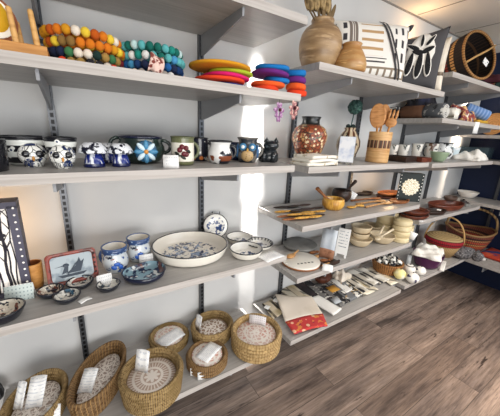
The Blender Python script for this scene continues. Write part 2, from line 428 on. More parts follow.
felt = lambda n, c: mat('felt_'+n, c, .95, bump=('noise', 500, .5))
FB = {n: felt(n, c) for n, c in dict(orange='#e07b16', amber='#d99518', yellow='#f0cc3a', rust='#c4590f', cream='#f1e4d2', tan='#a98545', brown='#8c6a35', wine='#7b1e2c', red='#e5421c', green='#3f7a4c', darkgreen='#16332e', navy='#1b2747', purple='#3b2552',
      teal='#1f8a7d', deepteal='#12685c', aqua='#5fb3b4', pale='#c3dfdd', white='#ece9e4', sky='#4a97c4', blue='#1f5f9f', darkblue='#173a6c', grey='#b2a9a1', black='#26242a', lime='#a9bd2a', magenta='#d81a6d', violet='#6a2478', azure='#1473b8', coral='#ee5f24', indigo='#2b2f7d').items()}
_ball = {}
def felt_ball(col, r):
    if col not in _ball:
        o = B().ball((0, 0, 0), (1, 1, 1.08), seg=12, rings=8).put('felt_ball', FB[col]); m = o.data; bpy.data.objects.remove(o); _ball[col] = m
    o = bpy.data.objects.new('felt_ball', _ball[col]); COL.objects.link(o); o.scale = (r, r, r*1.0); return o
def trivet(c, R, rb, cols, label, group, seed):
    rn = random.Random(seed); n = int(2*PI*(R-rb)/(rb*1.9))
    t = thing('felt_ball_trivet', label, 'trivet', c, rn.random(), group)
    for ring, Rr in enumerate((R-rb, R-2.9*rb)):
        m = int(2*PI*Rr/(rb*1.9))
        for i in range(m):
            o = felt_ball(cols[rn.randrange(len(cols))], rb*(1 if ring == 0 else 1)); o.parent = t
            a = 2*PI*i/m; o.location = (Rr*math.cos(a), Rr*math.sin(a), rb*1.1+rn.uniform(-.0008, .0008)); o.rotation_euler = (0, 0, a+rn.random())
    B().lathe([(0, rb*.4), (R-3.6*rb, rb*.4), (R-3.4*rb, rb), (R-3.6*rb, rb*1.6), (0, rb*1.6)], 24).put('felt_core', FB[cols[0]], t)
for cx, x0, x1, pre, sets, g in ((86.5, 50, 123, 'warm', [(('black', 'navy', 'red', 'cream', 'yellow', 'green', 'orange', 'tan'), 'multicoloured felt ball trivet at the bottom of the orange stack'), (('tan', 'brown', 'navy', 'darkgreen', 'wine', 'brown', 'red', 'green', 'cream'), 'dark mixed felt ball trivet second from the bottom of the orange stack'), (('orange', 'amber', 'rust', 'orange', 'brown', 'yellow'), 'orange and brown felt ball trivet just under the topmost orange one'), (('orange', 'amber', 'yellow', 'rust', 'orange', 'cream', 'amber'), 'orange and yellow felt ball trivet topmost of its stack')], 'orange felt ball trivets in a stack'),
        (153.5, 122.5, 185, 'cool', [(('grey', 'black', 'white', 'cream', 'navy', 'grey'), 'grey, black and white felt ball trivet under the blue ones'), (('blue', 'darkblue', 'sky', 'darkblue', 'blue', 'navy'), 'deep blue felt ball trivet second from the bottom of teal stack'), (('teal', 'aqua', 'deepteal', 'white', 'aqua', 'sky'), 'teal and aqua felt ball trivet just under the topmost teal one'), (('deepteal', 'teal', 'pale', 'aqua', 'teal', 'deepteal', 'aqua'), 'dark teal and pale felt ball trivet topmost of its stack')], 'teal felt ball trivets in a stack')):
    P = at(cx, -.20, A1+.05); R = (x1-x0)/2/ppm(P)*.97; rb = .0132
    for i, (cols, lab) in enumerate(sets):
        trivet((P.x+.004*((i*7) % 3-1), P.y+.003*((i*5) % 3-1), A1+.0015+i*rb*2.17), R*(.985 if i % 2 else 1), rb, cols, lab, g, 11+i+int(cx))
Pq = at(156, -.40, A1)
tag(B().sheet(8, 8, lambda u, v: ((u-.5)*.045, -.010*math.sin(PI*v)*1.2+.004*math.sin(9*u+5*v), .002+v*.055+.006*math.sin(7*u)), .002).put('printed_cloth', mat('pink_print', '#e3c3b6', .9, layers=[('#7c3b34', ('noise', 60, .5, .54))]), None, (Pq.x, -.385, A1+.001), (0, .15, .1)), 'crumpled pink and brown printed cloth in front of teal trivets', 'cloth')
def pad(px, Y, z, wpx, th, col, label, group, seed):
    P = at(px, Y, z); r = wpx/2/ppm(P); rn = random.Random(seed); w = .006
    o = B().lathe([(0, 0), (r*.9, 0), (r*.985, th*.2), (r, th*.5), (r*.985, th*.8), (r*.9, th), (0, th*.98)], 40).put('felt_pad', FB[col], None, (P.x, Y, z), (0, 0, rn.random()*6))
    a = rn.random()*6
    for v in o.data.vertices:
        q = math.hypot(v.co.x, v.co.y); ph = math.atan2(v.co.y, v.co.x); v.co.z += .002*math.sin(2*ph+a)*(q/r)**2; v.co.x *= 1+.04*math.sin(3*ph+a); v.co.y *= 1+.04*math.sin(3*ph+a)
    tag(o, label, 'trivet', group)
g = 'flat felt pads in bright piles'
for i, (px, Y, wpx, col, lab, off) in enumerate([(228, -.27, 44, 'indigo', 'indigo felt pad at the bottom of the left bright pile', 0), (219, -.28, 50, 'red', 'red felt pad low in the left bright pile', 1), (226, -.27, 48, 'magenta', 'hot pink felt pad in the middle of the left bright pile', 2), (231, -.27, 44, 'lime', 'lime green felt pad under the yellow one', 3), (219, -.26, 62, 'amber', 'golden yellow felt pad topmost of the left bright pile', 4)]):
    pad(px, Y, A1+.003+off*.0172, wpx, .0145, col, lab, g, i)
for i, (px, Y, wpx, col, lab, off) in enumerate([(265, -.33, 28, 'red', 'red felt pad at the bottom of the blue topped pile', 0), (268, -.32, 34, 'coral', 'orange felt pad low in the blue topped pile', 1), (276, -.32, 26, 'azure', 'small blue felt pad in the middle of the blue topped pile', 2), (270, -.32, 38, 'violet', 'purple felt pad second from the top of the larger blue pile', 3), (272, -.32, 34, 'azure', 'bright blue felt pad topmost of the larger pile', 4)]):
    pad(px, Y, A1+.003+off*.0215, wpx, .018, col, lab, g, 20+i)
for i, (col, lab) in enumerate([('red', 'red felt coaster at the bottom of the pile at the shelf end'), ('coral', 'orange felt coaster in the pile at the shelf end'), ('violet', 'purple felt coaster in the pile at the shelf end'), ('azure', 'dark blue felt coaster topmost of the pile at shelf end')]):
    pad(296, -.335, A1+.003+i*.0268, 20, .0225, col, lab, g, 30+i)
# two flower ornaments on threads under the shelf end
for px, py, lab, c1, c2 in ((279, 110, 'purple flower ornament on a thread under the shelf end', '#8a5a86', '#c9a7c4'), (294, 108, 'dusty pink flower ornament on a thread under the shelf end', '#9a6468', '#e2b9ac')):
    Q = ony(px, py, -.415); t = thing('flower_ornament', lab, 'ornament', Q, .2, 'hanging flower ornaments')
    m1 = mat('petal_'+c1, c1, .9, layers=[(c2, ('noise', 90, .45, .6))])
    for i in range(6):
        a = i*PI/3; B().ball((.02*math.cos(a), .004*math.sin(2*a), .02*math.sin(a)), (.014, .005, .009), (0, -a, 0)).put('petal', m1, t)
    B().ball((0, -.006, 0), .007).put('flower_centre', mat('dark_red', '#4a1820', .8), t)
    for i in (-1, 1): B().ball((.006*i, 0, -.034), (.006, .004, .014)).put('petal', m1, t)
    B().tube([(0, 0, .02), (0, 0, A1-.0301-Q.z)], .0008, 5).put('thread', mat('thread', '#4b4543', .9), t)

# ------------------------------------------------------------------ left shelf 2: skull bowls, mugs
ink = '#14151c'
M_folk = mat('folk_glaze', '#dfe0da', .25, coat=.4, layers=[('#15161d', ('wave', 'Z', 28, .42)), ('#e6e6df', ('dots', 34, .24)), ('#1b2a55', ('dots', 34, .12))])
M_skull = mat('skull_glaze', '#e9e8e2', .25, coat=.4, layers=[('#1d2f5e', ('noise', 45, .55, .6)), ('#14161c', ('cells', 60, .04))])
M_ink = mat('ink_glaze', '#14151b', .25, coat=.4)
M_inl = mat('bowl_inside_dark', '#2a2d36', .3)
def skull_bowl(px, Y, wpx, top, label, sk):
    P = at(px, Y, A2); r = wpx/2/ppm(P); h = rise(P, top); P.z += .001
    t = bowl(P, r*.55, r, h, label, M_folk, M_inl, M_ink, 'skull_bowl', 'bowl', 'skull bowls', facing(P), .55)
    sx, R = sk; R = R/ppm(P); yy = -r*.86; z0 = h*.42
    B().ball((sx, yy, z0), (R, R*.75, R*.95), seg=18).ball((sx, yy-R*.15, z0-R*.75), (R*.7, R*.6, R*.5)).put('skull_face', M_skull, t); sf = [o for o in t.children if o.name.startswith('skull_face')][0]
    for s in (-1, 1):
        B().ball((sx+s*R*.42, yy-R*.62, z0+R*.08), (R*.3, R*.16, R*.28)).put('eye_socket', M_ink, sf)
    B().ball((sx, yy-R*.74, z0-R*.28), (R*.1, R*.1, R*.2)).put('nose', mat('nose_orange', '#c98a3c', .4), sf)
    for i in range(5): B().box((sx+(i-2)*R*.24, yy-R*.66, z0-R*.78), (R*.06, R*.12, R*.3)).put('tooth_line', M_ink, sf)
    return t
skull_bowl(27, -.2, 44, 137, 'wide black and white skull bowl, leftmost of the two', (.018, 11.5))
skull_bowl(64, -.28, 28, 138, 'narrower black and white skull bowl beside the steel upright', (.0, 11))
P = at(-12, -.34, A2); bowl(P+Vector((0, 0, .001)), .045, 18/ppm(P), rise(P, 140), 'dark bowl cut off at the left edge, left of skull bowls', M_ink, M_inl, M_ink, group=None)
M_cap = mat('mushroom_cap_glaze', '#e4e6ea', .25, coat=.4, layers=[('#15182a', ('noise', 60, .5, .55))])
M_stem = mat('mushroom_stem_glaze', '#e6e8ec', .25, coat=.4, layers=[('#1a2a78', ('noise', 28, .42, .5, (3, 3, .6))), ('#131c4e', ('z', 0, .012))])
for px, Y, wpx, top, lab in ((95, -.31, 27, 142, 'blue and white mushroom shaped pot, left of the three'), (121.5, -.31, 24, 143, 'blue and white mushroom shaped pot beside the green pot'), (109, -.2, 23, 143, 'blue and white mushroom shaped pot behind the other two')):
    P = at(px, Y, A2); r = wpx/2/ppm(P); h = rise(P, top)
    t = thing('mushroom_pot', lab, 'pot', P+Vector((0, 0, .001)), 0, 'mushroom shaped pots')
    B().lathe([(0, 0), (r*.7, 0), (r*.72, h*.05), (r*.62, h*.3), (r*.5, h*.55), (0, h*.6)], 28).put('stem', M_stem, t)
    B().lathe([(r*.45, h*.6), (r*.9, h*.55), (r, h*.6), (r*.97, h*.67), (r*.8, h*.85), (r*.55, h*.97), (0, h)], 28).put('cap', M_cap, t)
# green two-handled pot with a blue flower
P = at(142, -.2, A2); r = 22.5/ppm(P); h = rise(P, 136); P.z += .001
M_green = mat('dark_green_glaze', '#1d2a27', .22, coat=.5, layers=[('#31423b', ('noise', 12, .45, .6))])
t = thing('two_handled_pot', 'dark green two handled pot with a pale blue flower', 'pot', P, facing(P)+.05)
B().lathe([(0, 0), (r*.62, 0), (r*.82, h*.1), (r*1.0, h*.4), (r*.98, h*.62), (r*.86, h*.82), (r*.88, h*.96), (r*.84, h*.98), (r*.8, h*.8), (r*.86, h*.4), (0, h*.06)], 40).put('body', M_green, t)
B().tube([(r*.86*math.cos(a*PI/16), r*.86*math.sin(a*PI/16), h*.96) for a in range(32)], .005, 6, True).put('rim', mat('navy_glaze', '#161b33', .25, coat=.4), t)
handle(B(), r*.9, h*.45, h*.92, .03, PI, .007).put('handle', M_green, t); handle(B(), r*.9, h*.35, h*.85, .034, 0, .007).put('handle', M_green, t)
B().ball((.012, -r*.955, h*.47), (10/ppm(P), .007, 10/ppm(P))).put('flower_ground', mat('flower_ground_blue', '#23506f', .3), t)
fl = [mat('flower_blue', '#4a87ad', .3), mat('flower_pale', '#cfe2ea', .3)]
for i in range(8):
    a = i*PI/4; q = 11/ppm(P); x = .012+q*.55*math.cos(a); z = h*.47+q*.55*math.sin(a); y = -math.sqrt(max((r*1.0)**2-x*x*.3, 0))-.002
    B().ball((x, y, z), (q*.42, .008, q*.2), (0, -a, 0)).put('petal', fl[i % 2], t)
B().ball((.012, -r-.006, h*.47), (.008, .006, .008)).put('flower_centre', mat('flower_orange', '#d08a3a', .4), t)
tent(171.5, 168, A2, 15, 12.5, 'white tent card in front of the green flower pot', .1)
M_cream = mat('cream_glaze', '#e9e3d4', .28, coat=.3); M_olive = mat('olive_glaze', '#5c6040', .3, coat=.3)
P = at(183, -.3, A2); r = 11/ppm(P); h = rise(P, 137); P.z += .001
M_bm = mat('berry_mug_glaze', '#e9e3d4', .28, coat=.3, layers=[('#6a6d4c', ('z', h*.8, h*1.1)), ('#6a6d4c', ('z', -.1, h*.14))])
t = mug(P, r, h, 'cream mug with olive bands and dark red berries', M_bm, M_olive, M_inl, facing(P), .35)
for a, z in ((-.25, .55), (.1, .42), (.28, .62), (-.05, .66), (.3, .4)):
    B().ball(((r+.001)*math.sin(a), -(r+.001)*math.cos(a), h*z), (.010, .006, .010)).put('berry', mat('berry_red', '#5e1620', .3), t)
for a, z in ((-.45, .4), (.02, .3), (.45, .52)):
    B().ball(((r+.001)*math.sin(a), -(r+.001)*math.cos(a), h*z), (.013, .004, .006), (0, .6, a)).put('leaf', mat('leaf_dark', '#23251c', .4), t)
M_dm = mat('dark_orange_mug_glaze', '#20222e', .25, coat=.4, layers=[('#c9763f', ('dots', 26, .24)), ('#e7e4dc', ('noise', 40, .62, .66))])
P = at(199, -.17, A2); mug(P+Vector((0, 0, .001)), 9/ppm(P), rise(P, 138), 'dark mug with orange marks behind the berry mug', M_dm, M_ink, M_inl, facing(P), .2)
M_ang = mat('facet_mug_glaze', '#e4e3e0', .25, coat=.4, layers=[('#151722', ('noise', 16, .52, .55)), ('#7d4126', ('z', .012, .034), ('noise', 22, .48, .52))])
P = at(220, -.28, A2); mug(P+Vector((0, 0, .001)), 11.5/ppm(P), rise(P, 141), 'white and black mug with a rust brown patch', M_ang, M_ink, M_inl, facing(P), .3, 'belly')
M_blue = mat('blue_mug_glaze', '#1a2546', .25, coat=.4, layers=[('#9aa6bf', ('noise', 30, .62, .68))])
P = at(235, -.15, A2); mug(P+Vector((0, 0, .001)), 9/ppm(P), rise(P, 143), 'navy mug between the rust patched mug and the owl', M_blue, M_blue, M_inl, facing(P), PI*.95)
# owl mug
P = at(247, -.26, A2); r = 10/ppm(P); h = rise(P, 138); P.z += .001
t = mug(P, r, h, 'owl face mug with round blue eyes and tan belly', mat('owl_glaze', '#2b3138', .3, coat=.3, layers=[('#77716a', ('noise', 40, .5, .6))]), mat('owl_rim', '#6f6a63', .4), M_inl, facing(P), .1, 'belly', name='owl_mug')
B().ball((0, -r*.8, h*.3), (r*.62, r*.35, h*.27)).put('belly', mat('owl_belly', '#b99a6b', .4, layers=[('#8a6b3f', ('dots', 90, .25))]), t)
for s in (-1, 1):
    ey = B().ball((s*r*.45, -r*.86, h*.64), (r*.36, r*.2, r*.36)).put('eye', mat('owl_eye_ring', '#3d7aa3', .3), t)
    B().ball((s*r*.45, -r*1.04, h*.64), (r*.17, r*.08, r*.17)).put('pupil', mat('owl_pupil', '#e8e6df', .3), ey)
    B().ball((s*r*.95, -.1*r, h*.45), (r*.2, r*.5, h*.3)).put('wing', mat('owl_wing', '#35608a', .3), t)
B().ball((0, -r*1.0, h*.52), (r*.1, r*.16, r*.16)).put('beak', mat('owl_beak', '#d5a34a', .4), t)
# cat shaped pitcher
P = at(268, -.27, A2); k = ppm(P); h = rise(P, 139); P.z += .001
M_cat = mat('cat_glaze', '#39434a', .25, coat=.4, layers=[('#7d8a90', ('noise', 30, .55, .65)), ('#1b2024', ('noise', 18, .3, .38))])
t = thing('cat_pitcher', 'glossy dark grey cat shaped pitcher beside the owl mug', 'pitcher', P, facing(P))
B().lathe([(0, 0), (9/k, 0), (10/k, h*.1), (9.5/k, h*.35), (7/k, h*.58), (0, h*.62)], 24, (0, 0, 0), sy=.8).put('body', M_cat, t)
hd = B().ball((2/k, -3/k, h*.72), (7.5/k, 6/k, h*.22)).put('head', M_cat, t)
for s in (-1, 1):
    B().lathe([(0, 0), (3/k, 0), (0, 5/k)], 10, (2/k+s*4.5/k, -3/k, h*.86)).put('ear', M_cat, hd)
    B().lathe([(0, 0), (2.6/k, 0), (2.2/k, h*.4), (0, h*.45)], 12, (s*4.5/k, -7/k, 0)).put('paw', M_cat, t)
B().tube([(-8/k, 0, h*.15), (-13/k, 0, h*.3), (-12/k, 0, h*.6), (-7/k, 0, h*.72)], 1.6/k).put('tail', M_cat, t)
# ------------------------------------------------------------------ left shelf 3: lantern, dishes
Z = A3
M_dark = mat('lantern_metal', '#4b4858', .5, .1)
M_glow = mat('lantern_screen', '#f4efe8', .8, emit=('#fff1e2', .25))
def branch(b, pts, r0, r1, y):
    n = len(pts); b.tube([(x, y, z) for x, z in pts], [r0+(r1-r0)*i/(n-1) for i in range(n)], 6)
PL = on(33, 292, Z); k = ppm(PL); hh = rise(PL, 202); rz = facing(PL)-.12
ax = Vector((math.cos(rz), math.sin(rz), 0)); W = .26; dep = .07
t = thing('tree_lantern', 'dark lantern with papercut birch trees and two birds, glowing white front', 'lantern', PL-ax*W/2+Vector((0, 0, .001)), rz)
fr = .026
b = B(); b.box((0, dep/2, hh-fr*.4), (W, dep, fr*.8)).box((0, dep/2, fr*.3), (W, dep, fr*.6))
for s in (-1, 1): b.box((s*(W/2-fr/2), dep/2-.0, hh/2), (fr, dep, hh-fr))
b.put('frame', M_dark, t)
for s in (-1, 1):
    b = B()
    for i in range(13): b.ball((s*(W/2-fr*.38), -.0005, .02+i*(hh-.04)/12), (.0035, .0015, .0035), seg=8, rings=5)
    b.put('punched_dots', mat('dot_white', '#f1eee8', .6, emit=('#fff1e2', .3)), t)
B().box((0, .012, hh/2), (W-2*fr+.004, .002, hh-fr)).put('screen', M_glow, t)
b = B(); rn = random.Random(4)
for x0, lean, r in ((-.095, .02, .006), (-.06, -.012, .005), (-.03, .02, .008), (-.002, -.012, .004), (.015, .014, .006), (.03, -.008, .0045), (.046, .012, .007), (.058, -.02, .005), (.075, .004, .008), (.088, -.008, .005), (.097, .004, .004)):
    pts = [(x0+lean*i/8+.003*math.sin(i*1.7+x0*90), .012+(hh-.03)*i/8) for i in range(9)]; branch(b, pts, r*.55, r*.3, .008)
    for j in range(5):
        i = rn.randrange(3, 8); s = rn.choice((-1, 1)); x, z = pts[i]; L = rn.uniform(.02, .045)
        ex = min(max(x+s*L*.6, -.1), .1); branch(b, [(x, z), ((x+ex)/2, min(z+L*.6, hh-.03)), (ex, min(z+L*1.1, hh-.025))], .0016, .0008, .008)
b.put('branches', mat('papercut_black', '#2b2730', .8), t)
b = B()
for x, z, s in ((.066, hh*.64, 1), (.022, hh*.80, -1)):
    b.ball((x, .007, z), (.017, .003, .009), (0, .2*s, 0)); b.ball((x+s*.016, .007, z+.008), (.007, .003, .006)); b.prism([(0, -.004), (-s*.026, .002), (0, .006)], .003, (x-s*.012, .008, z), (PI/2, 0, 0))
b.put('birds', mat('papercut_black', '#2b2730'), t)
M_lamp = (t.location+Vector((0, dep+.05, hh*.6)), )
t.rotation_euler = (0, 0, rz)
tent(20, 301, Z, 23, 16, 'pale green tent card in front of the tree lantern', -.25, mat('green_card', '#dfe9e4', .8, layers=[('#9fb0b0', ('gridxz', .01, .012, .45))]))
P = on(37, 291, Z)+away(on(37, 291, Z))*.04; r = 8/ppm(P); hcup = rise(P, 263)
bowl(P+Vector((0, 0, .001)), r*.8, r, hcup, 'small brown wooden cup right behind the tree lantern edge', M_oak, mat('brown_edge', '#8a4a22', .5), name='wooden_cup', cat='cup')
# folk glazes
M_rim = mat('dark_rim_glaze', '#1a1d26', .25, coat=.4)
M_bowlin = mat('small_bowl_inside', '#dedbd2', .25, coat=.4, layers=[('#2a2b33', ('noise', 55, .54, .6)), ('#3a6078', ('noise', 40, .6, .66))])
M_bowlin2 = mat('small_bowl_inside_warm', '#dcd3c3', .25, coat=.4, layers=[('#7a4433', ('noise', 50, .55, .62)), ('#22242e', ('noise', 70, .55, .6))])
def small_bowl(px, py, wpx, hm, label, m=M_bowlin, outm=M_rim):
    c, r = front(px, py, Z, wpx); bowl(c+Vector((0, 0, .001)), r*.55, r, hm, label, outm, m, M_rim, group='small painted bowls on the left shelf', pw=.5, rz=px)
small_bowl(7, 328, 36, .035, 'white and rust painted bowl at the lower left corner of the shelf', M_bowlin2)
small_bowl(52, 301, 23, .022, 'small dark rimmed bowl nearest the tree lantern', M_bowlin2)
small_bowl(69, 306.5, 24, .022, 'small dark rimmed bowl second from the tree lantern, frontmost')
small_bowl(81.5, 292.5, 24, .022, 'small dark rimmed bowl right under the red brown tray')
small_bowl(109.5, 295, 22, .022, 'small dark rimmed bowl in front of the blue floral mugs')
lying('price_card', 85, 300.5, Z, 11, 7, 'white card lying on the shelf between the small bowls', .5, white, group='price cards on the shelves')
tent(106, 287, Z, 13.5, 12.5, 'white tent card between the red brown tray and blue mugs', .15)
# rectangular tray on an easel
BL = on(49, 289.5, Z); BR = on(99, 277, Z); BL.z += .004; BR.z += .004
v = BR-BL; W = v.length; rz = math.atan2(v.y, v.x); H = W*.74; lean = .35
t = thing('rectangular_tray', 'red brown rectangular tray painted with a grey blue sailing bird', 'tray', (BL+BR)/2, rot=(PI/2-lean, 0, rz))
def rrect(w, h, r, n=5):
    o = []
    for cx, cy, a0 in ((w/2-r, h/2-r, 0), (-w/2+r, h/2-r, PI/2), (-w/2+r, -h/2+r, PI), (w/2-r, -h/2+r, 1.5*PI)):
        for i in range(n+1): a = a0+PI/2*i/n; o.append((cx+r*math.cos(a), cy+r*math.sin(a)))
    return o
b = B(); M_tray = mat('tray_border', '#8a3c2e', .3, coat=.3, layers=[('#55241c', ('noise', 30, .5, .6))])
rows = []
for w_, h_, z_ in ((W*.88, H*.84, 0), (W*1.0, H*1.0, .016), (W*.985, H*.975, .019), (W*.82, H*.76, .006)):
    rows.append([b.bm.verts.new((x, y+H/2, z_)) for x, y in rrect(w_, h_, .014)])
for a, c in zip(rows, rows[1:]):
    for i in range(len(a)): b._f([a[i], a[(i+1) % len(a)], c[(i+1) % len(a)], c[i]])
b._f(rows[0][::-1]); b.put('border', M_tray, t)
tp = B().prism(rrect(W*.83, H*.77, .012), .003, (0, H/2, .0045)).put('painted_panel', mat('tray_panel', '#a9b3b8', .3, coat=.3, layers=[('#7f8b94', ('noise', 20, .5, .6))]), t)
b = B(); q = W/.2
b.prism([(-.06*q, -.03*q), (.055*q, -.03*q), (.04*q, -.042*q), (-.045*q, -.042*q)], .001, (0, H/2, .0076))
b.prism([(-.03*q, -.026*q), (.05*q, .028*q), (.03*q, -.026*q)], .001, (0, H/2, .0076)); b.prism([(.0, -.022*q), (.03*q, .04*q), (.04*q, .0)], .001, (0, H/2, .0078))
b.prism([(-.045*q, -.026*q), (-.03*q, .008*q), (-.015*q, .01*q), (-.02*q, -.02*q)], .001, (0, H/2, .0077)); b.ball((-.025*q, H/2+.012*q, .008), (.013*q, .009*q, .001)); b.prism([(-.036*q, .01*q), (-.07*q, .008*q), (-.036*q, .014*q)], .001, (0, H/2, .0077))
b2 = b; b = b2
for i in range(7): b.box((.02*q-i*.006, H/2+(.02-i*.009)*q, .0088), (.03*q, .0014, .0006), (0, 0, .7))
b.put('painted_bird', mat('tray_ink', '#23303f', .35), tp)
b = B()
for i in range(5): b.ball((W*.445, H*(.2+.15*i), .0165), (.005, .004, .002), seg=8, rings=5)
b.put('rim_dots', mat('tray_dot', '#2c1a18', .4), t)
t = thing('plate_easel', 'small black easel holding up the red brown tray', 'easel', (BL+BR)/2, rz)
for s in (-1, 1):
    x = s*W*.3; B().tube([(x, -.028, .02), (x, -.030, .0035), (x, .045, .0035), (x, .075, .09)], .003).put('leg', blackmatt, t)
B().tube([(-W*.3, .045, .0035), (W*.3, .045, .0035)], .003).put('cross_bar', blackmatt, t)
# blue floral mugs
M_fm = mat('floral_mug_glaze', '#c3c8cb', .25, coat=.4, layers=[('#35528a', ('noise', 34, .55, .6)), ('#1b2135', ('noise', 26, .60, .64)), ('#7a3a2a', ('noise', 30, .66, .7))])
M_fr = mat('floral_mug_rim', '#3d5785', .25, coat=.4)
for px, py, w_, tp, lab, hg in ((117, 276, 27, 246, 'blue floral mug nearest the red brown tray', 2.6), (140, 265, 25, 237, 'blue floral mug behind the heart shaped dish', 2.9)):
    c, r = front(px, py, Z, w_); h = rise(c, tp); r *= .84
    t = mug(c+Vector((0, 0, .001)), r, h, lab, M_fm, M_fr, mat('mug_lining', '#ded9cf', .3), facing(c), hg, 'belly', .024, group='blue floral mugs')
    b = B(); b.lathe([(r*1.003, h*.8), (r*1.015, h*.86), (r*1.02, h*.975), (r*.99, h*.98)], 36).put('rim_band', mat('rim_band_blue', '#2f466f', .25, coat=.4, layers=[('#9db0cc', ('noise', 50, .55, .6))]), t)
    for i, (x, z) in enumerate(((.1, .42), (-.15, .3), (.35, .3))):
        B().ball((r*x*1.0, -r*1.05*math.cos(x), h*z), (r*.26, .003, r*.18), (0, .6*i, 0)).put('blue_flower', mat('flower_cobalt', '#2c5cb0', .3), t)
tent(147, 266, Z, 13, 11.5, 'white tent card in front of the rear blue floral mug', .1)
# heart shaped dish
c, r = front(145.5, 287.5, Z, 42)
t = thing('heart_dish', 'dark blue heart shaped dish with painted inside', 'dish', c+Vector((0, 0, .001)), facing(c)+.5)
def heart(s, n=40):
    o = []
    for i in range(n):
        a = 2*PI*i/n; rr = 1-.22*max(0, math.cos(a-PI/2))**6+.12*max(0, math.cos(a+PI/2))**4; o.append((s*rr*math.cos(a), s*rr*math.sin(a)*.92))
    return o
def loft(b, rings, cap0=True, cap1=True):
    rows = [[b.bm.verts.new((x, y, z)) for x, y in o] for o, z in rings]
    for a, c_ in zip(rows, rows[1:]):
        for i in range(len(a)): b._f([a[i], a[(i+1) % len(a)], c_[(i+1) % len(a)], c_[i]])
    if cap0: b._f(rows[0][::-1])
    if cap1: b._f(rows[-1])
    return b
loft(B(), [(heart(r*.75), 0), (heart(r*.92), .012), (heart(r), .03), (heart(r*.95), .031)], True, False).put('body', mat('heart_outside', '#151a30', .25, coat=.4), t)
loft(B(), [(heart(r*.95), .0305), (heart(r*.85), .012), (heart(r*.7), .005)], False).put('lining', mat('heart_inside', '#86a5b2', .25, coat=.4, layers=[('#1c2c4a', ('noise', 28, .5, .56)), ('#dfe2e0', ('noise', 34, .6, .64)), ('#6d3f33', ('noise', 22, .64, .68))]), t)
# large baking dish
M_cw = mat('cream_dish_glaze', '#e8e2d6', .25, coat=.4)
M_dishin = mat('dish_floral', '#ebe4d8', .25, coat=.4, layers=[('#3a4560', ('noise', 60, .50, .55), ('r', .0, .135)), ('#8296b4', ('noise', 42, .55, .62), ('r', 0, .13))])
c, r = front(191, 271, Z, 74); h = .055
bowl(c-away(c)*.012+Vector((0, 0, .001)), r*.82, r, h, 'large round cream baking dish with blue flowers and dark rim', M_cw, M_dishin, M_rim, 'baking_dish', 'dish', rz=facing(c), pw=.5, t=.007, rimw=.0035, sy=.93)
# plate on stand leaning at the wall
c = on(215.5, 241, Z)+away(on(215, 241, Z))*.05; r = 11.8/ppm(c)
t = thing('small_plate', 'small white plate with blue flowers standing upright by the wall', 'plate', c+Vector((0, 0, r+.004)), rot=(PI/2-.3, 0, facing(c)))
B().lathe([(0, 0), (r*.6, 0), (r, .012), (r*.985, .015), (r*.6, .005), (0, .005)], 40).put('dish', mat('plate_floral', '#ece9e2', .25, coat=.4, layers=[('#2f4470', ('noise', 55, .52, .56), ('r', 0, r*.75))]), t)
B().tube([(r*math.cos(a*PI/20), r*math.sin(a*PI/20), .0135) for a in range(40)], .0025, 6, True).put('rim', M_rim, t)
t = thing('plate_stand', 'black wire stand behind the small upright plate', 'stand', c+Vector((0, 0, .001)), facing(c))
for s in (-1, 1): B().tube([(s*.025, -.02, .012), (s*.025, -.022, .002), (s*.025, .05, .002), (s*.02, .035, r*1.2), (s*.02, .028, r*2.15)], .002).put('wire', blackmatt, t)
M_blu = mat('white_blue_inside', '#eeebe4', .25, coat=.4, layers=[('#33456a', ('noise', 50, .54, .58), ('r', 0, .05)), ])
for px, py, w_, hm, lab in ((239, 246.5, 26, .028, 'small white blue flowered bowl at the back beside upright plate'), (245.5, 263, 33, .038, 'medium white blue flowered bowl right of the baking dish'), (259, 252.5, 27, .024, 'white shallow bowl with toothed dark rim near the shelf end')):
    c, r = front(px, py, Z, w_); e = bowl(c+Vector((0, 0, .001)), r*.7, r, hm, lab, M_cw, M_blu, M_rim, group='white blue flowered bowls', pw=.5, rz=px)
    if 'toothed' in lab:
        for i in range(20): B().box((r*.86*math.cos(i*PI/10), r*.86*math.sin(i*PI/10), hm*.88), (.012, .006, .003), (0, -.9, i*PI/10)).put('rim_tooth', M_rim, e)
lying('price_sheet', 270.5, 256.5, Z, 24, 17, 'white printed sheet lying at the right end of the dish shelf', .15, group=None)

# ------------------------------------------------------------------ left shelf 4: bread baskets
Z = A4
M_straw = mat('seagrass', '#907852', .8, layers=[('#5f4727', ('noise', 80, .45, .62)), ('#b0935f', ('spokes', 90, .75)), ('#776038', ('noise', 9, .5, .7))], bump=('noise', 160, .7))
M_straw2 = mat('seagrass_dark', '#775d3e', .8, layers=[('#573b1c', ('noise', 90, .45, .62)), ('#9d7a4c', ('spokes', 70, .8))], bump=('noise', 160, .7))
M_straw3 = mat('seagrass_pale', '#a68a5e', .8, layers=[('#8a6c40', ('spokes', 56, .6)), ('#c7a773', ('noise', 60, .5, .65))], bump=('noise', 160, .5))
M_terra = '#c3a18b'; M_lace = '#efe6dd'
M_stone_a = mat('bread_stone_swirl', '#a8968a', .7, layers=[(M_lace, ('cells', 52, .09)), (M_lace, ('wave', 'DIAGONAL', 60, .8, 6, 8))])
M_stone_r = mat('bread_stone_rings', '#c0a898', .7, layers=[(M_lace, ('rings', .034, .55)), (M_lace, ('spokes', 30, .5), ('r', .035, .07)), (M_lace, ('petal', 8, .018, .034)), (M_lace, ('spokes', 44, .6), ('r', .08, .1))])
M_stone_p = mat('bread_stone_pink', '#d9beb2', .7, layers=[('#d3a596', ('noise', 14, .5, .6)), (M_lace, ('cells', 44, .10)), (M_lace, ('rings', .05, .75))])
M_stone_t = mat('bread_stone_tree', '#a58b78', .7, layers=[(M_lace, ('cells', 46, .12)), ('#a58b78', ('r', .075, .09))])
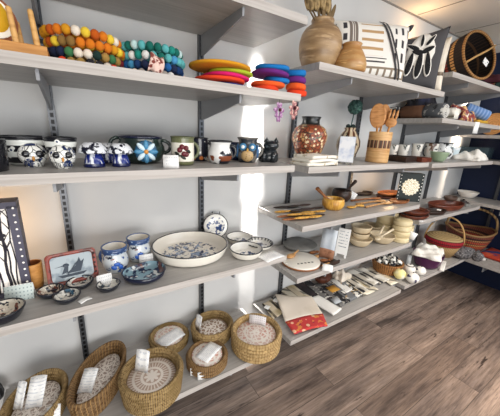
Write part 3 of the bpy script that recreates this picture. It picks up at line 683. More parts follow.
def basket(px, py, wpx, hm, n, label, m, sy=1, rz=0, k=1, rb=.86, stone=None, sh=.45, belly=0, sth=.016, name='bread_basket', t_=.012, srot=0, g=.8):
    c, r = front(px, py, Z, wpx, k)
    t = thing(name, label, 'basket', c+Vector((0, 0, .001)), rz, 'woven bread baskets')
    B().lathe(coilprof(r*rb, r, hm, n, t_, belly*r, g), 64, sy=sy).put('woven_wall', m, t)
    if n > 2: B().tube([((r-t_/2)*math.cos(a*PI/32), (r-t_/2)*sy*math.sin(a*PI/32), hm) for a in range(64)], t_*.55, 8, True).put('rim', m, t)
    if stone:
        R = r*(rb+(1-rb)*sh)-t_*1.7
        s = thing('bread_stone', stone[0], 'bread stone', c+Vector((0, 0, max(hm*sh-sth, .012))), rz+srot, 'patterned bread warming stones')
        s2 = B().lathe([(0, 0), (R*.97, 0), (R, sth*.3), (R, sth*.75), (R*.97, sth), (0, sth)], 48, sy=(R-(1-sy)*r)/R if sy != 1 else 1).put('stone', stone[1], s)
    return c, r
def lean_card(P, w, h, lean, label, rz, m=sheetpaper):
    leaning('info_card', P, w, h, label, 'card', lean, rz, m, group='info cards in the baskets')
# left oval basket (long axis away from the viewer)
def oval(pA, pB, wpx, hm, n, label, m, stone, sh, pre):
    """oval basket whose rim runs between two points of the shelf"""
    a = on(*pA, Z+hm); b_ = on(*pB, Z+hm); c = (a+b_)/2; L = (a-b_).length/2; k = ppm(c); w = wpx/2/k
    rz = math.atan2((b_-a).y, (b_-a).x); sy = w/L
    c = Vector((c.x, c.y, Z+.001))
    t = thing('bread_basket', label, 'basket', c, rz, 'woven bread baskets')
    B().lathe(coilprof(L*.9, L, hm, n, .011, 0, .8), 64, sy=sy).put('woven_wall', m, t)
    B().tube([((L-.006)*math.cos(q*PI/32), (L-.006)*sy*math.sin(q*PI/32), hm) for q in range(64)], .0075, 8, True).put('rim', m, t)
    R = L*.92-.018; Ry = (w/L*L*.92)-.018
    s = thing('bread_stone', stone[0], 'bread stone', c+Vector((0, 0, hm*sh-.015)), rz, 'patterned bread warming stones')
    B().lathe([(0, 0), (R*.97, 0), (R, .005), (R, .012), (R*.97, .016), (0, .016)], 48, sy=Ry/R).put('stone', stone[1], s)
    return c, rz
c1, rz1 = oval((13, 436), (52, 369), 50, .085, 6, 'oval woven bread basket at the lower left, leftmost of all', M_straw, ('pale swirl patterned oval bread stone in the leftmost basket', M_stone_a), .62, 0)
c2, rz2 = oval((75.5, 408), (117, 341), 40, .10, 6, 'long oval woven bread basket second from the left', M_straw2, ('swirl patterned long oval bread stone in the second basket', M_stone_a), .55, 0)
c3, r3 = basket(154.5, 413, 57, .115, 7, 'deep round woven bread basket in the middle of the row', M_straw, 1, .2, .85, .9, ('round bread stone with lace rings in the deep round basket', M_stone_r), .72)
c4, r4 = basket(170, 356, 36, .05, 3, 'shallow round woven basket at the back by the wall', M_straw, 1, 0, 1, .93, ('round pale bread stone in the shallow back basket', M_stone_p), .95)
c5, rz5 = oval((194, 332), (229, 315), 37, .085, 5, 'tall oval woven basket against the wall beside the upright', M_straw, ('tree patterned bread stone in the oval basket by the wall', M_stone_t), .6, 0)
c6, r6 = basket(207, 377, 38, .055, 3, 'small dark brown round basket with two price tags', M_straw2, 1, 0, .9, .97, ('pale pink bread stone on the small dark basket', M_stone_p), 1.0)
c7, r7 = basket(254.5, 362, 48, .105, 5, 'pale coiled round basket nearest the shelf end', M_straw3, 1, .4, .85, .95, ('pinkish bread stone in the pale coiled basket', M_stone_p), .82, t_=.014, g=.6)
def card_at(px, py, z, w, h, lean, label, drz=0, m=sheetpaper):
    P = on(px, py, z); leaning('info_card', P, w/ppm(P), h/ppm(P), label, 'card', lean, facing(P)+drz, m, group='info cards in the baskets')
card_at(33, 409, Z+.060, 15, 28, .75, 'folded white info card standing in the leftmost oval basket', -.55)
card_at(17, 411, Z+.060, 9, 26, .45, 'white info card half hidden at the left wall of leftmost basket', -.9)
card_at(53, 419, Z+.058, 12, 11, .9, 'white info card at the bottom of the leftmost basket', -.3)
card_at(84, 394, Z+.066, 14, 22, 1.0, 'white info card lying on the long oval bread stone', -.55)
card_at(141, 373, Z+.084, 14, 22, .3, 'white info card standing at the back of the deep round basket', -.6)
lying('info_card', 171, 338, Z+.0525, 25, 15, 'white printed sheet on the shallow back basket', .35, group='info cards in the baskets')
card_at(197, 331, Z+.055, 8, 16, .2, 'narrow white info card at the left end of the oval basket', -.9)
lying('info_card', 209, 352, Z+.058, 24, 15, 'white printed sheet on the small dark basket', .5, group='info cards in the baskets')
card_at(257, 325, Z+.09, 17, 9, .2, 'pale info card standing at the back of the coiled basket', -.15, mat('grey_card', '#d9d3d3', .8, layers=[('#9d989c', ('gridxz', .012, .012, .5))]))
def swing_tag(px, py, z, w, h, label, lean=.15):
    P = on(px, py, z); t = thing('price_tag', label, 'tag', P, facing(P)+.1, 'little price tags')
    B().sheet(2, 2, lambda u, v: ((u-.5)*w/ppm(P), v*h/ppm(P)*math.sin(lean), .002+v*h/ppm(P)), .001).put('tag_card', paper, t)
    B().tube([(0, .004, h/ppm(P)), (0, .02, h/ppm(P)+.012)], .0008, 5).put('string', blackmatt, t)
swing_tag(194, 375.5, Z, 7, 8, 'white price tag left of two in front of the small dark basket')
swing_tag(201, 380, Z, 6.5, 8, 'white price tag right of two in front of the small dark basket')
P = on(214, 341, Z); swing_tag(214, 341, Z+.001, 6, 6.5, 'white price tag in front of the oval basket by the wall')
P = on(276, 351, Z); swing_tag(276, 352, Z, 5, 14, 'white price tag hanging beside the pale coiled basket')
P = on(-3, 401, Z); t = thing('dark_ornament', 'dark grey ribbed thing cut off at the lower left edge', 'ornament', P+Vector((-.01, .02, .001)), .3)
B().lathe([(0, 0), (.03, 0), (.034, .02), (.03, .05), (.02, .07), (0, .072)], 20).put('ribbed_body', mat('dark_ribbed', '#1d1e22', .5, layers=[('#4a4b50', ('spokes', 10, .4))]), t)
B().ball((0, 0, .078), (.012, .012, .010)).put('cap', blackmatt, t)

# ------------------------------------------------------------------ top middle shelf: vases and pillows
Z = B1
M_wood = mat('vase_wood', '#a98a64', .42, coat=.15, layers=[('#86694a', ('noise', 3, .42, .62, (2, 2, 9))), ('#c4a57e', ('noise', 5, .56, .72, (3, 3, 14))), ('#77583c', ('noise', 2.4, .6, .7))])
M_woodl = mat('vase_wood_light', '#b88f5c', .4, coat=.15, layers=[('#a87540', ('noise', 4, .42, .62, (2, 2, 12))), ('#d6ab6e', ('noise', 6, .58, .7, (3, 3, 16)))])
P = at(317.5, -.25, Z); k = ppm(P); h = rise(P, 20); r = 20.6/k
t = thing('round_vase', 'large round wooden vase holding dried pods', 'vase', P+Vector((0, 0, .001)), 0)
B().lathe([(0, 0), (r*.46, 0), (r*.6, h*.03), (r*.78, h*.12), (r*.93, h*.28), (r*1.0, h*.46), (r*.99, h*.58), (r*.91, h*.72), (r*.76, h*.82), (r*.55, h*.89), (r*.5, h*.92), (r*.53, h*.97), (r*.51, h), (r*.44, h*.97), (r*.44, h*.88), (r*.7, h*.7), (r*.8, h*.4), (0, h*.05)], 44).put('body', M_wood, t)
VP_, VH = P.copy(), h
dry = mat('dried_pod', '#a98f63', .8, layers=[('#6f5a3a', ('noise', 40, .45, .6))]); dry2 = mat('dried_leaf', '#6f5a3c', .8)
t = thing('dried_bouquet', 'bunch of dried tan pods and leaves standing in the round vase', 'bouquet', P+Vector((0, 0, h*.1)), 0)
q = 1/k
for i, (dx, dz, rr, l) in enumerate(((-15, 12, 7, 15), (-7, 15, 8, 16), (1, 14, 7, 16), (-20, 10, 5, 12), (-11, 20, 7, 15))):
    x, z = dx*q, h*.9+dz*q
    b = B()
    for j in range(7):
        a = j*2*PI/7; b.ball((x+rr*.45*q*math.cos(a), rr*.45*q*math.sin(a), z), (rr*.33*q, rr*.33*q, l*.55*q), (0, dx*.02, 0), 10, 8)
    b.put('pod', dry, t)
    B().tube([(0, 0, .0), (x*.2, 0, h*.75), (x, 0, z-l*.4*q)], .004, 6).put('stem', dry2, t)
for x, a in ((9, .35), (5, .1), (-2, -.3)):
    B().ball((x*q, -.01, h*.9+5*q), (2.5*q, 1.0*q, 11*q), (0, a, 0)).put('leaf', dry2, t)
P = at(348.5, -.355, Z); k = ppm(P); h = rise(P, 44); r = 15.8/k
t = thing('squat_vase', 'squat light wooden vase beside the big round vase', 'vase', P+Vector((0, 0, .001)), 0)
B().lathe([(0, 0), (r*.85, 0), (r*.98, h*.08), (r, h*.26), (r*.93, h*.46), (r*.74, h*.68), (r*.57, h*.84), (r*.55, h*.92), (r*.6, h*.98), (r*.55, h), (r*.5, h*.95), (r*.55, h*.7), (r*.8, h*.3), (0, h*.06)], 44).put('body', M_woodl, t)
def pillow(c, w, h, th, rz, lean, label, m, back, extras=()):
    t = thing('pillow', label, 'pillow', c, rot=(-lean, 0, rz), group=None)
    def F(s):
        def f(u, v):
            x, z = u*2-1, v*2-1; pin = 1-.07*(1-abs(x)**2)*abs(z)**3; pin2 = 1-.07*(1-abs(z)**2)*abs(x)**3
            th_ = th/2*(max(0, (1-x**4))*max(0, (1-z**4)))**.5
            return (x*w/2*pin2, s*th_+.004*math.sin(5*x+3*z)*(1-abs(x))*(1-abs(z)), h/2+z*h/2*pin)
        return f
    B().sheet(22, 22, F(-1), .001).put('front_cover', m, t); B().sheet(22, 22, F(1), .001).put('back_cover', back, t)
    return t
w_ = '#ece7df'; g1 = '#39363a'
def pillow1_mat(W, H):
    return mat('pillow_woven', w_, .9, layers=[
        ('#b99468', ('x', -W*.19, W*.09), ('z', H*.36, H*.88), ('wave', 'Z', 22, .74)),
        (g1, ('x', W*.24, W*.46), ('z', H*.3, H*.96), ('wave', 'X', 22, .7), ('wave', 'Z', 13, .35, 3, 2)),
        (g1, ('x', -W*.48, -W*.34), ('z', H*.5, H*.96), ('wave', 'X', 20, .65), ('wave', 'Z', 16, .4)),
        ('#7c6f66', ('x', -W*.335, -W*.235), ('z', H*.48, H*.98)),
        (w_, ('x', -W*.30, -W*.29), ('z', H*.48, H*.98)), (w_, ('x', -W*.275, -W*.268), ('z', H*.48, H*.98)),
        (g1, ('x', -W*.25, W*.12), ('z', H*.26, H*.285)), (g1, ('x', -W*.25, W*.14), ('z', H*.32, H*.335)),
        ('#8a7a68', ('z', H*.06, H*.2), ('wave', 'X', 24, .75)), ('#8a7a68', ('z', H*.06, H*.2), ('wave', 'Z', 24, .8))], bump=('noise', 300, .3))
M_charc = mat('charcoal_cloth', '#3f3d40', .9, bump=('noise', 300, .3))
P = at(367.5, -.25, Z); k = ppm(P); H = rise(P, 18)*1.0; W = 78/k
t = pillow(P+Vector((0, 0, .002)), W, H, .15, facing(P)*.5, .2, 'white woven pillow with black and tan stripes behind the vases', pillow1_mat(W, H), M_charc)
for s in (-1, 1): B().lathe([(0, 0), (.016, .0), (.011, .022), (.003, .036), (0, .038)], 10, (s*W*.485, 0, H*.96), rot=(0, s*.75, 0)).put('corner_tassel', M_charc, t)
def slantband(t, m, W, H, th, xs, name):
    for x0, x1, wd in xs:
        def f(u, v):
            z = v*1.9-.95; x = x0+(x1-x0)*v+(u-.5)*wd
            th_ = th/2*(max(0, (1-x**4))*max(0, (1-z**4)))**.5
            return (x*W/2, -th_-.0045, H/2+z*H/2)
        B().sheet(2, 16, f, .0012).put(name, m, t)
P1 = (t, H); slantband(t, M_charc, W, H, .15, [(.66, .14, .05), (.76, .22, .035)], 'woven_band')
P = at(411, -.30, Z); k = ppm(P); H = rise(P, 32); W = 43/k
t = pillow(P+Vector((0, 0, .002)), W*1.08, H, .13, facing(P)+.25, .12, 'charcoal pillow with white and black leaf appliqué', mat('pillow_charcoal', '#4a484a', .9, layers=[('#b49a80', ('z', H*.86, H*1.02), ('x', -W, W*.1))], bump=('noise', 300, .3)), M_charc)
PT = t
def applique(t, pts, W, H, th, m, name, off=.006):
    """flat cloth shape following the pillow's face; pts in -1..1"""
    b = B(); out = []
    cx = sum(p[0] for p in pts)/len(pts); cz = sum(p[1] for p in pts)/len(pts)
    def Q(x, z, o): th_ = th/2*(max(0, (1-x**4))*max(0, (1-z**4)))**.5; return (x*W/2, -th_-o, (H/2+z*H/2)*1)
    rows = [[b.bm.verts.new(Q(cx+(x-cx)*s, cz+(z-cz)*s, o)) for x, z in pts] for s, o in ((1, off-.006), (1, off), (.66, off), (.33, off), (.02, off))]
    for a, c_ in zip(rows, rows[1:]):
        for i in range(len(a)): b._f([a[i], a[(i+1) % len(a)], c_[(i+1) % len(a)], c_[i]])
    b.put(name, m, t)
crm = mat('applique_cream', '#e9e3da', .9); blk = mat('applique_black', '#161618', .9)
W2 = W*1.08
def leaf(cx, cz, l, w, a, n=14):
    o = []
    for i in range(n):
        q = 2*PI*i/n; x = l*math.cos(q); y = w*math.sin(q)*(1-.3*math.cos(q)); o.append((cx+x*math.cos(a)-y*math.sin(a), cz+x*math.sin(a)+y*math.cos(a)))
    return o
applique(t, leaf(.02, .3, .56, .5, 1.45), W2, H, .13, crm, 'cream_leaf', .007)
for cx, cz, l, w_, a in ((-.28, .42, .26, .07, 2.6), (-.1, .22, .22, .09, 2.8), (.26, .25, .22, .09, .3), (.3, .55, .2, .06, .8), (.02, .62, .22, .05, 1.5), (.0, -.2, .45, .12, 1.5), (-.36, -.15, .4, .11, 1.35), (.33, -.2, .4, .1, 1.75), (-.7, -.2, .35, .12, 1.2), (-.68, .35, .25, .1, 1.1)):
    applique(t, leaf(cx, cz, l*1.08+.02, w_+.035, a), W2, H, .13, crm, 'leaf_outline', .0085); applique(t, leaf(cx, cz, l, w_, a), W2, H, .13, blk, 'black_leaf', .010)
for tt, hh_, a_, b_ in ((P1[0], P1[1], .06, 0), (PT, H, .10, .13)):
    for o_ in tt.children:
        for v in o_.data.vertices:
            x, z = v.co.x, v.co.z; v.co.x = x*(1+a_*(2*z/hh_-1)); v.co.z = z*(1+b_*x/(W2/2))
P = Vector((1.985, -.31, Z)); H = rise(P, 40); W = .20
t = pillow(P+Vector((0, 0, .002)), W, H, .07, -1.2, -.06, 'cream pillow half hidden behind the charcoal leaf pillow', mat('pillow_cream', '#e7dccb', .9, layers=[('#3b2a20', ('z', H*.30, H*.37)), ('#d3c2ab', ('noise', 8, .5, .65))], bump=('noise', 300, .3)), mat('cream_cloth', '#e3d9cb', .9))
# ------------------------------------------------------------------ middle shelf 2: mosaic vase, spoon holder, cups
Z = B2
M_mos = mat('mosaic_glaze', '#93482c', .35, coat=.3, layers=[('#c9a06a', ('noise', 34, .55, .6)), ('#2e2420', ('cells', 42, .06)), ('#e0cda6', ('dots', 44, .3)), ('#4b5d45', ('noise', 30, .63, .67))])
P = at(307, -.2, Z); k = ppm(P); h = rise(P, 117); r = 16.8/k; P.z += .001
t = thing('mosaic_vase', 'round mosaic vase in red and tan with a dark neck', 'vase', P)
B().lathe([(0, 0), (r*.5, 0), (r*.55, h*.04), (r*.8, h*.25), (r*.98, h*.48), (r, h*.6), (r*.88, h*.74), (r*.6, h*.82), (0, h*.82)], 44).put('body', M_mos, t)
B().lathe([(r*.6, h*.81), (r*.5, h*.85), (r*.48, h*.93), (r*.56, h*1.0), (r*.5, h), (r*.42, h*.9), (r*.42, h*.84), (0, h*.82)], 36).put('neck', mat('neck_black', '#171b1c', .3, coat=.3), t)
M_cr = mat('ivory_cloth', '#ebe6da', .9, bump=('noise', 240, .25)); M_cr2 = mat('ivory_cloth_print', '#e9e3d6', .9, layers=[('#b9a98f', ('noise', 30, .58, .63))], bump=('noise', 240, .25))
def folded(P, w, d, h, rz, label, m, name='folded_towel', cat='towel', seed=0, group=None, layers=1):
    rn = random.Random(seed); o = B(); p1, p2 = rn.random()*6, rn.random()*6
    def f(u, v):
        e = 1-(2*u-1)**8; return ((u-.5)*w, (v-.5)*d, h*(.75+.25*e)+.0025*math.sin(7*u+p1)*math.sin(5*v+p2))
    b = B(); b.sheet(12, 10, f, h*.9)
    return tag(b.put(name, m, None, P, (0, 0, rz)), label, cat, group)
P = at(314, -.345, Z); k = ppm(P); w = 41/k
for i, (lab, m, dw) in enumerate((('ivory folded towel at the bottom of the stack before the mosaic vase', M_cr2, 1), ('ivory folded towel in the middle of the stack before mosaic vase', M_cr, .97), ('ivory folded towel topmost of the stack before the mosaic vase', M_cr2, .92))):
    folded((P.x+.004*i, P.y, Z+.001+i*.0172), w*dw, .13, .0155, .04*i, lab, m, seed=i, group='ivory towels by the mosaic vase')
P = at(344.5, -.36, Z); k = ppm(P); h = rise(P, 136); w = 15/k
t = thing('acrylic_sign', 'clear acrylic stand holding a pale blue printed card', 'sign', P+Vector((0, 0, .001)), facing(P)-.1)
glass = mat('acrylic', '#f4f8fa', .05, trans=.9, spec=.5)
B().box((0, .006, h/2), (w*1.08, .003, h)).put('front_pane', glass, t); B().box((0, .0, .002), (w*1.1, .06, .004)).put('base', glass, t)
t2 = mat('sign_card', '#f1f3f7', .7, layers=[('#c3cde0', ('noise', 14, .45, .6))])
B().box((0, .0032, h*.52), (w*.98, .0015, h*.9)).put('printed_card', t2, t)
P = at(346, -.16, Z); k = ppm(P); h = rise(P, 128); r = 11.5/k; P.z += .001
t = thing('striped_vase', 'brown and cream striped vase behind the acrylic stand', 'vase', P)
B().lathe([(0, 0), (r*.55, 0), (r*.75, h*.15), (r*.98, h*.42), (r*.95, h*.6), (r*.6, h*.85), (r*.42, h*.92), (r*.5, h), (r*.4, h), (r*.34, h*.9), (0, h*.86)], 36).put('body', mat('stripe_glaze', '#c9b698', .35, coat=.3, layers=[('#5a3420', ('spokes', 9, .1)), ('#26180f', ('noise', 20, .6, .65))]), t)
gr = mat('artichoke_green', '#23423d', .6, layers=[('#456b60', ('noise', 50, .5, .65))])
t = thing('artichoke_stem', 'dark green artichoke flower on a stem standing in the striped vase', 'flower', P+Vector((0, 0, h*.89)))
B().tube([(0, 0, 0), (.002, 0, .03), (.012, 0, .085), (.016, 0, .12)], .0035, 6).put('stem', gr, t)
b = B()
for i in range(30):
    z = 1-2*(i+.5)/30; a = i*2.4; q = math.sqrt(1-z*z); b.ball((.018+.034*q*math.cos(a), .034*q*math.sin(a), .148+.034*z), (.016, .016, .012), (0, math.acos(z), a), 8, 6)
b.put('flower_head', gr, t)
b = B()
for i in range(14):
    a = i*2.4; b.ball((.018*math.cos(a), .018*math.sin(a), .022+.012*((i*3) % 4)/3), (.013, .013, .010), (0, .6, a), 8, 6)
b.put('lower_leaves', mat('leaf_black_green', '#152623', .7), t)
P = at(376, -.32, Z); k = ppm(P); h = rise(P, 132); r = 10.5/k; P.z += .001
t = thing('spoon_holder', 'pale wooden cylinder holder with a dark woven pattern band', 'holder', P)
B().lathe([(0, 0), (r*.97, 0), (r, .004), (r, h-.003), (r*.98, h), (r*.84, h), (r*.84, h*.2), (0, h*.2)], 40).put('body', mat('holder_wood', '#d3a873', .5, layers=[('#bb8a52', ('noise', 4, .45, .65, (2, 2, 18)))]), t)
B().lathe([(r*.99, h*.47), (r*1.012, h*.48), (r*1.012, h*.72), (r*.99, h*.73)], 40).put('pattern_band', mat('holder_band', '#4b3729', .6, layers=[('#b79a74', ('spokes', 16, .55)), ('#7f4a30', ('spokes', 24, .7))]), t)
sw = mat('spoon_wood', '#c98f56', .5, layers=[('#a96f3a', ('noise', 5, .45, .65, (3, 3, 14)))]); HP, HH = P, h
def utensil(dx, dy, ln, tilt, az, head, label, m=sw, group='wooden spoons in the holder', hw=.030, hl=.05):
    t = thing('wooden_spoon' if head != 'fork' else 'wooden_fork', label, 'spoon' if head != 'fork' else 'fork', HP+Vector((dx, dy, HH*.21)), rot=(0, tilt, facing(HP)), group=group)
    B().tube([(0, 0, 0), (0, 0, ln*.55), (0, 0, ln)], [.006, .0055, .007], 8).put('shaft', m, t)
    b = B()
    if head == 'fork':
        b.ball((0, 0, ln+hl*.35), (hw*.9, .007, hl*.55), (0, 0, 0))
        for s in (-1, 0, 1): b.ball((s*hw*.55, 0, ln+hl*1.2), (hw*.2, .005, hl*.6))
    else:
        b.lathe([(math.sin(PI*i/10), -math.cos(PI*i/10)) for i in range(11)], 20)
        for v in b.bm.verts: v.co = Vector((v.co.x*hw, v.co.y*.010+(.006 if abs(v.co.x) < .7 and abs(v.co.z) < .7 else 0), ln+hl*.8+v.co.z*hl))
    b.put('head', m, t)
utensil(-.010, .004, h*.98, -.10, 0, 'spoon', 'wide wooden spoon leaning left in the holder', hw=.046, hl=.072)
utensil(.012, .020, h*1.06, .03, 0, 'spoon', 'wooden spoon standing upright in the middle of the holder', hw=.036, hl=.062)
utensil(.012, -.014, h*1.0, .13, 0, 'fork', 'wooden serving fork leaning right in the holder', hw=.036, hl=.052)
# trays and cups further right
M_dk = mat('dark_wood', '#2a1c16', .45, coat=.1, layers=[('#3d281e', ('noise', 5, .45, .65, (3, 12, 12)))]); M_red = mat('reddish_wood', '#5a2a1c', .4, coat=.15, layers=[('#7a3f29', ('noise', 5, .45, .65, (3, 20, 20)))])
P = at(398, -.3, Z); k = ppm(P); t = thing('serving_tray', 'flat dark brown tray in front of the white cups', 'tray', P+Vector((0, 0, .001)), .1)
b = B().box((0, 0, .006), (.16, .17, .012), None, .003); b.put('base', M_dk, t)
for s in (-1, 1): B().box((s*.075, 0, .02), (.012, .17, .03), None, .003).put('rail', M_dk, t); B().box((0, s*.079, .02), (.137, .012, .03), None, .003).put('rail', M_dk, t)
P = at(417, -.34, Z); t = thing('serving_tray', 'reddish brown tray right of the flat dark tray', 'tray', P+Vector((-.012, 0, .001)), .0)
B().box((0, 0, .006), (.13, .14, .012), None, .003).put('base', M_red, t)
for s in (-1, 1): B().box((s*.059, 0, .018), (.012, .14, .026), None, .003).put('rail', M_red, t); B().box((0, s*.064, .018), (.105, .012, .026), None, .003).put('rail', M_red, t)
M_cup = mat('cup_glaze', '#e8e4dc', .3, coat=.3, layers=[('#3b4038', ('noise', 40, .58, .63))])
for px, Y, top, lab in ((391, -.13, 145, 'small white patterned cup at the back, leftmost of three'), (402, -.12, 145, 'small white patterned cup at the back, middle of three'), (415, -.16, 144, 'small white patterned cup at the back, rightmost of three')):
    P = at(px, Y, Z); mug(P+Vector((0, 0, .001)), 5/ppm(P), rise(P, top), lab, M_cup, M_cup, mat('cup_lining', '#d9d5cc', .4), .4, None, 'taper', group='small white cups')
Z = C3
P = at(428, -.22, Z); mug(P+Vector((.01, 0, .001)), 6/ppm(P), rise(P, 143), 'white mug with brown patches and a black rim beside green bowl', mat('patch_mug', '#dcd8cf', .3, coat=.3, layers=[('#5a3a26', ('noise', 16, .55, .6)), ('#1d2024', ('noise', 22, .6, .64))]), M_ink, M_inl, .3, 2.5, group=None)
P = at(421, -.33, B2); bowl(at(427, -.37, B2)+Vector((0, 0, .001)), .04, .055, .014, 'flat tan plate at the middle shelf end', M_oak, M_pine, name='small_plate', cat='plate') if False else None
M_cel = mat('green_bowl_glaze', '#8fa184', .3, coat=.3)
P = at(437, -.345, Z); bowl(P+Vector((.012, 0, .001)), .03, 8.5/ppm(P), rise(P, 152), 'sage green bowl in front of the black and white pitcher', M_cel, M_cel)
M_bw = mat('flower_pitcher_glaze', '#e4e5e4', .28, coat=.4, layers=[('#22282b', ('noise', 22, .53, .57)), ('#6d8a8a', ('noise', 18, .63, .67))])
P = at(441, -.2, Z); k = ppm(P); h = rise(P, 143); r = 8.5/k
t = mug(P+Vector((.02, .01, .001)), r, h, 'plump white pitcher with black flowers behind the green bowl', M_bw, M_ink, M_inl, .3, .3, 'belly', name='pitcher', cat='pitcher', group=None)
P = at(450, -.2, Z); bowl(P+Vector((.02, 0, .001)), .03, 6/ppm(P), rise(P, 147), 'pale blue and white bowl right of the flowered pitcher', mat('pale_blue_glaze', '#c6d6dc', .3, coat=.3, layers=[('#e9ecec', ('noise', 20, .5, .6))]), M_inl)
def heap(P, w, d, h, rz, label, m, name, cat, seed=0, parent=None, group=None, nx=22):
    """crumpled cloth heap"""
    rn = random.Random(seed); ph = [rn.random()*6 for _ in range(6)]
    def f(u, v):
        x, y = 2*u-1, 2*v-1; e = max(0, 1-max(abs(x), abs(y))**2.5)
        z = h*e**.5*(.62+.2*math.sin(4*x+ph[0])*math.sin(3*y+ph[1])+.14*math.sin(9*x+4*y+ph[2])+.1*math.sin(7*y-5*x+ph[3]))+.002
        return (x*w/2*(1+.05*math.sin(3*y*2+ph[4])), y*d/2*(1+.05*math.sin(5*x+ph[5])), z)
    o = B().sheet(nx, nx, f, .0015).put(name, m, parent, P, (0, 0, rz))
    return o if parent else tag(o, label, cat, group)
M_wc = mat('white_cloth', '#efebe3', .9, layers=[('#cfc6b8', ('noise', 12, .55, .7))], bump=('noise', 200, .3))
P = at(468, -.3, Z); heap((P.x+.05, P.y, Z+.001), .36, .20, .10, .1, 'heap of white and cream cloths at the right shelf end', M_wc, 'cloth_heap', 'cloth', 3)
P = at(458, -.15, Z); t = tag(B().tube([(.045*math.cos(a*PI/12), 0, .05+.045*math.sin(a*PI/12)) for a in range(24)], .008, 8, True).put('ring_trivet', M_dk, None, (P.x+.02, -.12, Z+.004), (.25, 0, .2)), 'dark ring standing on edge behind the white cloths', 'ring')
P = onx(480, 156, 3.56); P.z = D3
t = thing('glass_box', 'dark smoked glass box on the navy wall shelf', 'box', (3.55, P.y+.04, D3+.001), .1)
B().box((0, 0, .005), (.2, .24, .01), None, .002).put('base', M_dk, t); smoke = mat('smoked_glass', '#4d6068', .1, trans=.35, spec=.6)
for c, s_ in (((-.098, 0, .06), (.004, .24, .1)), ((.098, 0, .06), (.004, .24, .1)), ((0, .118, .06), (.19, .004, .1)), ((0, -.118, .06), (.19, .004, .1))): B().box(c, s_).put('pane', smoke, t)
B().box((0, 0, .114), (.21, .25, .008), None, .002).put('lid', smoke, t)

def rest(o, z):
    """set a finished thing down so that its lowest point touches z"""
    bpy.context.view_layer.update()
    lo = min((q.matrix_world @ v.co).z for q in [o]+list(o.children) if q.type == 'MESH' for v in q.data.vertices)
    o.location.z += z-lo
# ------------------------------------------------------------------ right shelf 2: textiles
Z = C2
M_br = mat('brown_textile', '#6b4a36', .9, layers=[('#4c3224', ('noise', 9, .5, .65))], bump=('noise', 200, .4))
M_gp = mat('grey_pattern_textile', '#55585c', .9, layers=[('#c9c7c0', ('noise', 26, .54, .6)), ('#202226', ('noise', 18, .56, .62))], bump=('noise', 200, .4))
def roll(P, L, r, rx, label, m, edge, group='rolled textiles', name='textile_roll', rzz=0):
    t = thing(name, label, 'textile', P, rot=(0, 0, rzz), group=group)
    b = B().lathe([(0, -L/2), (r*.9, -L/2), (r, -L/2+.006), (r, L/2-.006), (r*.9, L/2), (0, L/2)], 28, (0, 0, r), rot=(PI/2, 0, 0)); b.put('roll', m, t)
    b = B(); n = 60
    b.tube([(r*.92*i/n*math.cos(i*.42), -L/2-.002, r+r*.92*i/n*math.sin(i*.42)) for i in range(2, n+1)], .0035, 5); b.put('spiral_edge', edge, t); return t
folded((2.145, -.055, Z+.001), .11, .07, .045, .1, 'grey patterned folded textile by the wall, under the other grey one', M_gp, 'folded_textile', 'textile', 3, 'folded textiles')
folded((2.14, -.060, Z+.052), .10, .065, .035, -.1, 'dark patterned folded textile by the wall, on top of the grey one', mat('dark_pattern_textile', '#33353a', .9, layers=[('#d2d0ca', ('wave', 'X', 30, .82))]), 'folded_textile', 'textile', 4, 'folded textiles')
roll((2.150, -.185, Z+.001), .16, .046, 0, 'brown rolled textile lying behind the spiral ended roll', M_br, M_gp)
roll((2.155, -.335, Z+.001), .125, .050, 0, 'rolled grey textile with a black and white spiral end', M_gp, mat('spiral_white', '#d8d5ce', .9))
folded((2.29, -.345, Z+.001), .15, .13, .075, .1, 'plain white folded textile between spiral roll and red print', M_cr, 'folded_textile', 'textile', 5, 'folded textiles')
M_rp = mat('red_print_textile', '#8c3b36', .9, layers=[('#d9b27a', ('noise', 34, .5, .55)), ('#39406a', ('noise', 28, .57, .62)), ('#e6dcd2', ('noise', 40, .62, .66))], bump=('noise', 200, .4))
heap((2.56, -.31, Z+.001), .34, .19, .15, .1, 'heap of red, cream and blue printed cloth on the right shelf', M_rp, 'printed_cloth', 'cloth', 8)
M_dkc = mat('dark_cloth', '#1c1b22', .95, layers=[('#2c3048', ('noise', 8, .5, .6))], bump=('noise', 150, .4))
heap((2.42, -.125, Z+.001), .46, .17, .27, .1, 'dark navy cloth heap behind the red printed cloth', M_dkc, 'dark_cloth', 'cloth', 9)
t = tag(B().lathe([(0, -.09), (.038, -.09), (.042, -.08), (.042, .08), (.038, .09), (0, .09)], 24, rot=(PI/2, 0, 0)).put('textile_roll', mat('blue_textile', '#5c7fb4', .9, layers=[('#8aa4cb', ('wave', 'Y', 40, .6))], bump=('noise', 200, .4)), None, (2.80, -.34, Z+.10), (.35, 0, .75)), 'steel blue rolled textile at the right end of the shelf', 'textile', 'rolled textiles')
rest(t, Z+.025)
folded((2.76, -.34, Z+.001), .24, .15, .022, .05, 'mustard yellow folded cloth under the steel blue roll', mat('mustard_cloth', '#c89a32', .9), 'folded_textile', 'textile', 6, 'folded textiles')
P = ony(477.5, 122, -.428); k = ppm(P); t = thing('price_tag', 'white paper tag hanging from the textile shelf edge', 'tag', P, facing(P)*.3)
B().sheet(2, 2, lambda u, v: ((u-.5)*6/k, 0, -v*11/k), .001).put('tag_card', white, t); B().tube([(0, .004, 0), (0, .012, .02), (0, .03, C2-P.z+.004)], .0008, 5).put('string', blackmatt, t)
